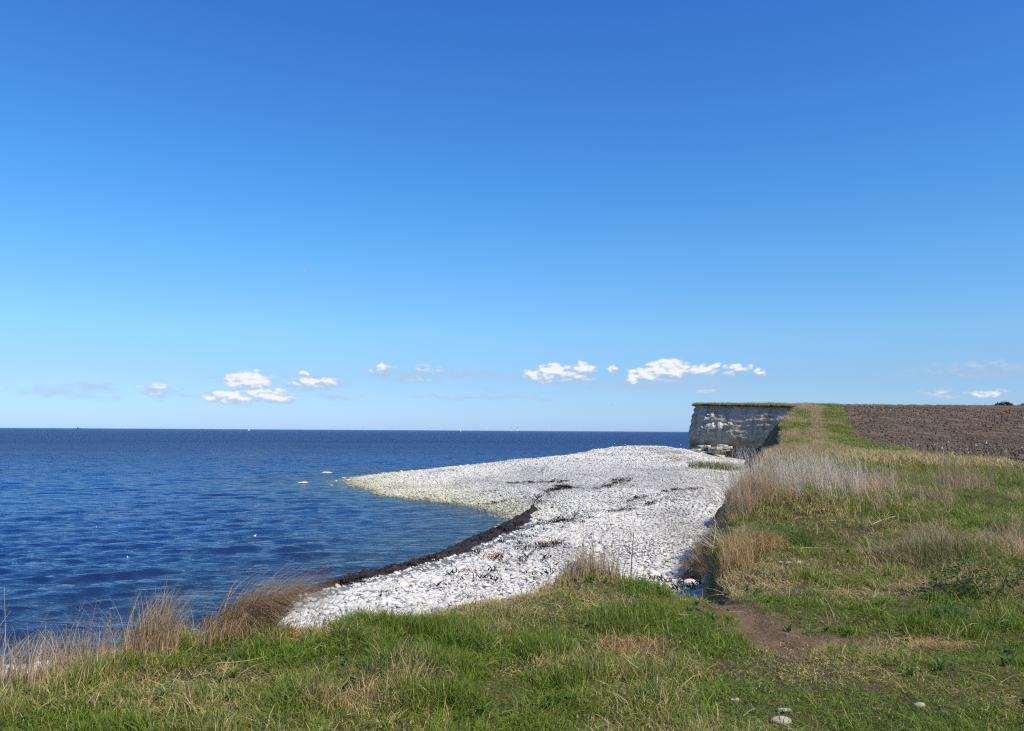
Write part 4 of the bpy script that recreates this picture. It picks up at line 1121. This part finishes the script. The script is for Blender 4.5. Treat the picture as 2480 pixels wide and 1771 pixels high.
# stalks with side branches -------------------------------------------------
def stalk_geo(n, rad, h0, h1, lean, az, azs, w, branches, stretch=(1, 1), umbel=False):
    """returns verts/quads of 3-sided tapering stems with side twigs, local coordinates"""
    V, Q, Rn = [], [], []
    def tube(p0, p1, r0, r1, rv, mid=None):
        p0, p1 = Vector(p0), Vector(p1)
        pts = [p0, p0.lerp(p1, .5) + (mid or Vector((0, 0, 0))), p1]
        rad_ = [r0, (r0 + r1) / 2, r1]
        d = (p1 - p0).normalized()
        s1 = d.cross(Vector((0.3, 1, .2))).normalized(); s2 = d.cross(s1)
        o0 = len(V)
        for p, r in zip(pts, rad_):
            for k in range(3):
                t = k * 2.094
                V.append(tuple(p + s1 * math.cos(t) * r + s2 * math.sin(t) * r)); Rn.append(rv)
        for j in range(2):
            for k in range(3):
                k2 = (k + 1) % 3
                Q.append((o0 + j * 3 + k, o0 + j * 3 + k2, o0 + j * 3 + 3 + k2, o0 + j * 3 + 3 + k))
    for i in range(n):
        a = random.random() * 6.28; q = rad * random.random() ** .6
        bx0, by0 = q * math.cos(a) * stretch[0], q * math.sin(a) * stretch[1]
        h = random.uniform(h0, h1); aa = random.gauss(az, azs); ll = abs(random.gauss(lean, lean * .5))
        tip = Vector((bx0 + math.cos(aa) * h * math.sin(ll), by0 + math.sin(aa) * h * math.sin(ll), h * math.cos(ll)))
        base = Vector((bx0, by0, 0)); rv = random.random()
        bend = Vector((random.gauss(0, .03) * h, random.gauss(0, .03) * h, 0))
        tube(base, tip, w, w * .35, rv, bend)
        for k in range(random.randint(max(0, branches - 1), branches + 1)):
            t = random.uniform(.35, .97)
            p = base.lerp(tip, t) + bend * (1 - abs(2 * t - 1))
            ba = random.random() * 6.28; bl = h * random.uniform(.12, .35) * (1.1 - t * .5)
            e = p + Vector((math.cos(ba) * bl * .6, math.sin(ba) * bl * .6, bl * random.uniform(.5, .95)))
            tube(p, e, w * .5, w * .25, rv)
            if umbel:
                for m in range(4):
                    ua = random.random() * 6.28
                    tube(e, e + Vector((math.cos(ua) * .035, math.sin(ua) * .035, .03)), w * .25, w * .2, rv)
    return np.array(V), np.array(Q), np.array(Rn)
def stalks(name, label, cat, x, y, *a, mat=M_PALE, **k):
    V, Q, Rn = stalk_geo(*a, **k)
    V[:, 2] += ground_z(V[:, 0] * 0 + x, V[:, 1] * 0 + y) * 0
    me = mesh_np(name, V, Q, smooth=True, attrs={'rnd': Rn, 'along': V[:, 2]}); me.materials.append(mat)
    o = link(name, me, loc=(x, y, gz1(x, y) - .03))
    return tag(o, label, cat)
stalks('bleached_stalks', 'dense thicket of bleached white dead stalks on the bank', 'dead plants', 5.55, 15.6, 520, 1.05, .45, .95, .28, 2.7, .9, .0045, 2, stretch=(1.15, 1.5))
stalks('bleached_stalks', 'bleached stalks at the right of the white thicket, thinner', 'dead plants', 6.9, 16.6, 130, 1.0, .4, .85, .25, 2.6, .9, .0045, 2)
stalks('bleached_stalks', 'long pale stalks leaning out over the beach left of the thicket', 'dead plants', 4.6, 16.8, 60, .6, .6, 1.15, .7, 2.9, .5, .0045, 3)
stalks('bleached_stalks', 'pale stalks farther back behind the white thicket', 'dead plants', 7.4, 20.5, 120, 1.3, .5, 1.0, .3, 2.6, .8, .006, 2, stretch=(1, 1.6))
stalks('dead_stalks', 'few curved grey stems over the shaded hollow of the bank', 'dead plants', 2.85, 10.8, 16, .3, .35, .75, .8, 2.6, .6, .005, 1)
stalks('dead_sapling', 'slender bare brown sapling standing at the lawn edge before the beach', 'sapling', 1.22, 8.35, 1, .01, .62, .64, .15, .6, .1, .0075, 6, mat=M_TWIG)
stalks('dead_stalks', 'tall thin brown stems rising from the middle grass tuft', 'dead plants',   .9, 8.3, 18, .22, .4, .72, .15, 1.2, 1.2, .0022, 4, mat=M_TAN, umbel=True)
stalks('dead_stalks', 'tall hair thin stem left of the bare sapling', 'dead plants', 1.08, 8.35, 2, .05, .8, 1.05, .05, 1.6, 1, .0018, 5, mat=M_TAN)
stalks('dead_stalks', 'fine branching dead stems over the tip of the blown over tussock', 'dead plants', -1.75, 6.75, 22, .3, .25, .5, .6, .4, .8, .0018, 5, mat=M_TAN, umbel=True)
stalks('dead_stalks', 'tall thin single stem at the left edge of the picture', 'dead plants', -3.2, 5.1, 3, .1, .5, .72, .15, 2.8, .5, .0025, 2, mat=M_PALE)
stalks('dead_stalks', 'long thin stems around the upright straw tussock', 'dead plants', -2.3, 5.65, 12, .25, .3, .62, .35, .4, .8, .002, 3, mat=M_STRAW)
stalks('dead_stalks', 'thin stems standing between the left corner and the straw tussock', 'dead plants', -2.9, 5.6, 40, .35, .2, .5, .25, .5, 1.2, .0018, 3, mat=M_TAN, umbel=True)
stalks('dead_stalks', 'tall reedlike stems before the ploughed field', 'dead plants', 9.9, 18.2, 30, .6, .7, 1.25, .15, 2.4, .6, .005, 1, mat=M_TAN)
stalks('dead_stalks', 'stems standing by the field edge at the far right', 'dead plants', 12.9, 20.8, 40, 1.1, .5, 1.1, .2, 2.4, .6, .005, 1, mat=M_TAN)

# grit on the path
x = RNG.uniform(1.75, 2.8, 260); y = RNG.uniform(5.85, 8.1, 260)
ok = poly_sdf(x, y, PATH) > -.05; x, y = x[ok], y[ok]; n = len(x)
gr = scatter('path_grit', np.stack([x, y, ground_z(x, y) + .010], 1), RNG.random((n, 3)) * 6, np.repeat(RNG.uniform(.006, .022, n)[:, None], 3, 1), RNG.integers(0, 3, n), [proto('grit_' + c, m) for c, m in zip('abc', [k.data for k in clods])])
tag(gr, 'small grit and crumbs of earth lying on the dirt path', 'grit', kind='stuff')

# leafy weed at right
M_LEAF = mat_stem('nettle_leaf', (.035, .09, .015), (.08, .16, .03), transl=.25)
lw = bpy.data.objects.new('leafy_weed', None); COL.objects.link(lw); lx, ly = 4.45, 7.75; lw.location = (lx, ly, gz1(lx, ly))
tag(lw, 'dark green leafy weed clump at the foot of the tall grass', 'plant')
V, Q, Rn = stalk_geo(46, .32, .1, .32, .45, 0, 3, .003, 1, stretch=(1.5, .8))
me = mesh_np('stem', V, Q, attrs={'rnd': Rn, 'along': Rn}); me.materials.append(M_GREEN); link('stem', me, parent=lw)
LV, LT, LR = [], [], []
for i in range(420):
    a = random.random() * 6.28; q = .36 * random.random() ** .55
    c = Vector((q * math.cos(a) * 1.5, q * math.sin(a) * .8, random.uniform(.02, .36) * (1.15 - q * 1.6)))
    az = random.random() * 6.28; d = Vector((math.cos(az), math.sin(az), random.gauss(.1, .35))).normalized(); s_ = d.cross(Vector((0, 0, 1))).normalized()
    L_, W_ = random.uniform(.03, .065), random.uniform(.012, .022); up = Vector((0, 0, .006))
    o0 = len(LV)
    LV += [tuple(c), tuple(c + d * L_ * .5 + s_ * W_ + up), tuple(c + d * L_ - up), tuple(c + d * L_ * .5 - s_ * W_ + up), tuple(c + d * L_ * .5)]
    LT += [(o0, o0 + 1, o0 + 4), (o0 + 1, o0 + 2, o0 + 4), (o0 + 2, o0 + 3, o0 + 4), (o0 + 3, o0, o0 + 4)]; LR += [random.random()] * 5
me = mesh_np('leaves', LV, tris=LT, attrs={'rnd': LR, 'along': LR}); me.materials.append(M_LEAF)
tag(link('leaves', me, parent=lw), kind='stuff')

# sticks and long fallen straws
def stick(label, x, y, L, r, rz, mat, tilt=.0, dz=.03, bend=.06):
    V, Q = [], []
    N_ = 9
    for i in range(N_):
        t = i / (N_ - 1); c = Vector(((t - .5) * L, bend * L * math.sin(t * 3.1) + .01 * L * math.sin(t * 17), dz + tilt * (t - .5) * L))
        rr = r * (1 - .5 * t)
        for k in range(5): V.append((c.x, c.y + math.cos(k * 1.2566) * rr, c.z + math.sin(k * 1.2566) * rr))
    for i in range(N_ - 1):
        for k in range(5):
            k2 = (k + 1) % 5; Q.append((i * 5 + k, i * 5 + k2, i * 5 + 5 + k2, i * 5 + 5 + k))
    me = mesh_np('stick', V, Q); me.materials.append(mat)
    o = link('stick', me, loc=(x, y, gz1(x, y))); o.rotation_euler = (0, 0, rz)
    return tag(o, label, 'stick')
M_DRYST = simple('bleached_straw', (.42, .33, .20), .7, .2)
stick('long pale stick lying on the grass above the white stone pile', 3.62, 9.9, .5, .006, -.05, M_DRYST, dz=.08)
stick('dark branch end poking in at the right edge of the picture', 5.0, 7.7, .4, .014, -.35, M_TWIG, .1, .2)
stick('pale stick lying at the foot of the bank grass', 5.6, 12.2, .5, .008, .45, M_DRYST, .2, .14)
stick('thin pale straw lying across the upper end of the dirt path', 2.02, 7.35, .18, .003, .05, M_DRYST, dz=.012)
stick('short pale straw on the lawn left of the dirt path', 1.42, 6.7, .1, .003, -.1, M_DRYST, dz=.07)
stick('bent golden straw on the central lawn', .35, 5.25, .16, .0025, -.9, M_DRYST, dz=.09, bend=.25)
stick('long pale straw lying across the left lawn', -1.75, 5.35, .3, .0025, .5, M_DRYST, dz=.1, bend=-.1)
stick('pale bent stick on the soil near the left border of the field', 40.5, 112.0, 2.6, .05, .35, M_DRYST, .15, .25)

# bush on the far skyline at right
M_BUSH = simple('bare_bush', (.075, .06, .05), .9, .1, 2, .3)
def bush(label, x, y, h, seed):
    rs = random.Random(seed); V, T = [], []
    for i in range(420):
        a = rs.random() * 6.28; q = rs.random() ** .5
        top = h * (1 - .55 * q * q) * rs.uniform(.25, 1); c = Vector((q * math.cos(a) * h * 1.5, q * math.sin(a) * h * .8, top))
        d = Vector((rs.gauss(0, .4), rs.gauss(0, .4), 1)).normalized() * h * .28; s_ = Vector((rs.gauss(0, 1), rs.gauss(0, 1), 0)).normalized() * .09
        o0 = len(V); V += [tuple(c - s_ - d), tuple(c + s_ - d), tuple(c + d)]; T.append((o0, o0 + 1, o0 + 2))
    me = mesh_np('bush', V, tris=T); me.materials.append(M_BUSH)
    return tag(link('bush', me, loc=(x, y, float(np.interp(y, _yy, _zz)) - .2)), label, 'bush')
bush('bare brown bush on the skyline at the right end of the field', 106.5, 174, 1.3, 1)
bush('lower bare bush left of the skyline bush at the field end', 112, 174.5, 1.1, 2)
bush('tiny bush on the field skyline above the middle of the field', 73.0, 174, .5, 3)

# ------------------------------------------------------------------ foam and floating gulls
M_FOAM = simple('foam', (.82, .85, .88), .9, .1, 12, .12)
def foam(label, x, y, L, W, rz, seed):
    rs = np.random.default_rng(seed)
    n = 48; t = np.linspace(0, 1, n)
    wv = W * np.sin(t * math.pi) ** .6 * np.clip(rs.normal(.75, .6, n), .04, 2)
    V = []; 
    for i in range(n):
        cx0 = (t[i] - .5) * L; cy0 = .25 * W * math.sin(t[i] * 9) + .03 * L * math.sin(t[i] * 3.14)
        V += [(cx0, cy0 - wv[i] * .5, .02), (cx0, cy0, .04 + .10 * abs(rs.normal()) * math.sin(3.14 * t[i])), (cx0, cy0 + wv[i] * .5, .02)]
    me = mesh_np('foam', V, grid_quads(n, 3)); me.materials.append(M_FOAM)
    o = link('foam', me, loc=(x, y, .06)); o.rotation_euler = (0, 0, rz)
    return tag(o, label, 'foam')
foam('largest white wave crest breaking left of the spit tip', -23.2, 90.5, 1.2, .9, .5, 1)
foam('small white breaker close below the spit tip', -19.2, 86.5, .35, .4, .2, 2)
foam('thin white breaker in the sea above the spit tip', -25.5, 112, 1.5, .5, .0, 3)
foam('long thin line of foam along the back shore of the spit', -8.0, 128.0, 9.5, .8, .30, 4)
M_GULL = simple('white_plumage', (.8, .8, .8), .7, .2)
M_GREYW = simple('grey_plumage', (.35, .37, .40), .7, .2)
def swimmer(label, x, y, s, rz):
    v, f = ICO[2]; b = v * np.array([.24, .10, .09]); b[:, 2] += .06 + np.maximum(-v[:, 0], 0) * .04
    hd = v * .055 + np.array([.2, 0, .21]); nk = v * np.array([.04, .04, .10]) + np.array([.17, 0, .13]); bk = v * np.array([.045, .012, .012]) + np.array([.27, 0, .205])
    V = np.concatenate([b, hd, nk, bk]); F = np.concatenate([f + len(v) * k for k in range(4)])
    me = mesh_np('gull', V * s, tris=F); me.materials.append(M_GULL)
    o = link('gull', me, loc=(x, y, .02)); o.rotation_euler = (0, 0, rz)
    return tag(o, label, 'gull')
swimmer('white gull floating on the sea, farthest left of the three swimming gulls', -24.8, 48.5, .5, .4)
swimmer('white gull floating on the sea nearest to the camera, above the straw tussock', -17.6, 37.6, .45, 2.6)
swimmer('white gull floating on the sea nearest to the seaweed bank', -14.3, 45.5, .45, 1.2)
def flyer(label, x, y, z, s, rz, roll):
    v, f = ICO[2]; b = v * np.array([.22, .06, .06]); hd = v * .05 + np.array([.22, 0, .02]); n0 = len(v)
    W = []
    for sgn in (-1, 1):
        W += [(.08, 0, .03), (-.08, 0, .03), (.12, sgn * .3, .16), (-.04, sgn * .3, .16), (0.0, sgn * .68, .08)]
    V = np.concatenate([b, hd, np.array(W), np.array([(-.18, -.04, 0), (-.18, .04, 0), (-.34, -.08, 0), (-.34, .08, 0)])])
    o1 = 2 * n0; T = []
    for k in (0, 5): T += [(o1 + k, o1 + k + 1, o1 + k + 3), (o1 + k, o1 + k + 3, o1 + k + 2), (o1 + k + 2, o1 + k + 3, o1 + k + 4)]
    T += [(o1 + 10, o1 + 11, o1 + 13), (o1 + 10, o1 + 13, o1 + 12)]
    F = np.concatenate([f, f + n0, np.array(T)])
    me = mesh_np('gull', V * s, tris=F); me.materials.append(M_GREYW if roll > .5 else M_GULL)
    o = link('gull', me, loc=(x, y, z)); o.rotation_euler = (roll, 0, rz)
    return tag(o, label, 'gull')
PXW = lambda px, py, d: (lambda v: (v.x / v.y * d, d, 6 + v.z / v.y * d))(cam.matrix_world.to_3x3() @ Vector(((px - 1137) / PIX, -(py - 812) / PIX, -1)))
flyer('gull flying high in the blue sky at left', *PXW(676, 602, 190), 1.0, .8, .7)
flyer('small gull flying low between the clouds and the horizon', *PXW(1358, 900, 330), 1.0, 2.2, .3)

# ------------------------------------------------------------------ horizon: turbines and boats
M_TURB = simple('turbine_paint', (.78, .80, .82), .5, .3)
def turbine_mesh(ang):
    V, F = [], []
    def cone(p0, p1, r0, r1, n=6):
        p0, p1 = Vector(p0), Vector(p1); d = (p1 - p0).normalized(); s1 = d.cross(Vector((0.1, 1, .3))).normalized(); s2 = d.cross(s1); o0 = len(V)
        for p, r in ((p0, r0), (p1, r1)):
            for k in range(n): V.append(tuple(p + s1 * math.cos(k * 6.2832 / n) * r + s2 * math.sin(k * 6.2832 / n) * r))
        for k in range(n): F.append((o0 + k, o0 + (k + 1) % n, o0 + n + (k + 1) % n, o0 + n + k))
    cone((0, 0, -2), (0, 0, 80), 6.0, 4.0)
    cone((0, -6, 81), (0, 6, 81), 2.6, 2.2)
    for k in range(3):
        a = ang + k * 2.0944
        tip = Vector((math.sin(a) * 46, -7, 81 + math.cos(a) * 46)); md = Vector((0, -7, 81)).lerp(tip, .25)
        cone((0, -7, 81), md, 3, 4.4); cone(md, tip, 4.4, 1.2)
    return mesh_np('wind_turbine', V, F)
TM = []
for a in (0, .45, .9, 1.4):
    t_ = turbine_mesh(a); t_.materials.append(M_TURB); TM.append(t_)
TUR = [(20, 5), (92, 5), (130, 4), (207, 7), (230, 8), (262, 4), (305, 4), (441, 6), (478, 5), (490, 7), (523, 4), (590, 5), (632, 4), (681, 6), (743, 9), (750, 8), (811, 13), (841, 8), (869, 8), (877, 9), (915, 6), (943, 11), (957, 11),
       (979, 6), (1004, 8), (1012, 10), (1046, 6), (1080, 11), (1117, 8), (1135, 15), (1149, 17), (1218, 10), (1289, 7), (1360, 11)]
SPEC = {1149: 'tallest offshore wind turbine on the horizon, right of the middle', 1135: 'second tallest offshore wind turbine, close left of the tallest',
        811: 'offshore wind turbine standing tall alone left of the middle of the horizon', 1360: 'offshore wind turbine farthest right on the horizon, nearest the cliff',
        1218: 'offshore wind turbine second from the right end of the row of tall ones', 20: 'faint wind turbine at the far left end of the horizon'}
for i, (px_, hp) in enumerate(TUR):
    D = 127.0 * PIX / hp
    hx, hy_, hz_ = PXW(px_, 956, D)
    o = link('wind_turbine', TM[i % 4], loc=(hx, D, 0)); o.rotation_euler = (0, 0, random.uniform(-.4, .6))
    tag(o, SPEC.get(px_, 'distant white offshore wind turbine in the row along the horizon'), 'wind turbine', 'wind turbines along the horizon')
M_SAIL = simple('sailcloth', (.85, .85, .83), .8, .1); M_HULLW = simple('white_hull', (.75, .75, .75), .4, .4); M_HULLD = simple('dark_hull', (.05, .055, .07), .5, .4)
def hull(L, W, H, mat, parent, name='hull'):
    st = [(-.5, .7, .0), (-.3, 1, 0), (.1, 1, 0), (.35, .7, .05), (.5, .02, .15)]
    V = []
    for t, w, up in st: V += [(t * L, -w * W / 2, H * (1 + up)), (t * L, -w * W / 3, -.3 * H), (t * L, w * W / 3, -.3 * H), (t * L, w * W / 2, H * (1 + up))]
    Q = [(i * 4 + k, i * 4 + (k + 1) % 4, i * 4 + 4 + (k + 1) % 4, i * 4 + 4 + k) for i in range(4) for k in range(4)] + [(0, 1, 2, 3)]
    me = mesh_np(name, V, Q, smooth=False); me.materials.append(mat); return link(name, me, parent=parent)
def box(name, mat, parent, x0, x1, y0, y1, z0, z1):
    V = [(x, y, z) for z in (z0, z1) for y in (y0, y1) for x in (x0, x1)]
    Q = [(0, 2, 3, 1), (4, 5, 7, 6), (0, 1, 5, 4), (2, 6, 7, 3), (0, 4, 6, 2), (1, 3, 7, 5)]
    me = mesh_np(name, V, Q, smooth=False); me.materials.append(mat); return link(name, me, parent=parent)
def sailboat(label, px_, D, rz, s=1):
    e = bpy.data.objects.new('sailing_boat', None); COL.objects.link(e); e.location = (PXW(px_, 956, D)[0], D, 0); e.rotation_euler = (0, 0, rz); e.scale = (s,) * 3
    tag(e, label, 'sailing boat')
    hull(11, 3.2, 1.2, M_HULLW, e); box('mast', M_HULLW, e, .5, .7, -.1, .1, 1, 15.5)
    V = [(.4, .05, 2.2), (-4.6, .3, 2.2), (.4, .05, 15), (-2.5, .7, 7), (.4, -.05, 2.2), (-4.6, .2, 2.2), (.4, -.05, 15), (-2.5, .6, 7)]
    me = mesh_np('mainsail', V, tris=[(0, 1, 3), (0, 3, 2), (4, 7, 5), (4, 6, 7)], smooth=False); me.materials.append(M_SAIL); link('mainsail', me, parent=e)
    V = [(.9, .05, 2.0), (5.2, .0, 1.8), (.9, .05, 13), (2.2, .6, 6)]
    me = mesh_np('jib', V, tris=[(0, 1, 3), (1, 2, 3), (0, 3, 2)], smooth=False); me.materials.append(M_SAIL); link('jib', me, parent=e)
sailboat('white sailing boat just below the horizon under the bright low cloud', 603 * .917, 3300, .3, .6)
sailboat('tiny sailing boat on the horizon left of the white one under the cloud', 542 * .917, 5200, -.3, .7)
sailboat('tiny sailing boat on the horizon near the middle of the picture', 1023, 5200, .5, .7)
e = bpy.data.objects.new('cargo_ship', None); COL.objects.link(e); e.location = (PXW(176, 950, 14000)[0], 14000, 0); tag(e, 'dark cargo ship on the horizon at far left', 'ship')
hull(75, 12, 7, M_HULLD, e); box('deckhouse', M_HULLD, e, -32, -18, -5, 5, 7, 21); box('funnel', M_HULLD, e, -29, -24, -2, 2, 21, 27); box('mast', M_HULLD, e, 26, 27, -.5, .5, 7, 20)

print('verts', sum(len(m.vertices) for m in bpy.data.meshes), 'polys', sum(len(m.polygons) for m in bpy.data.meshes))
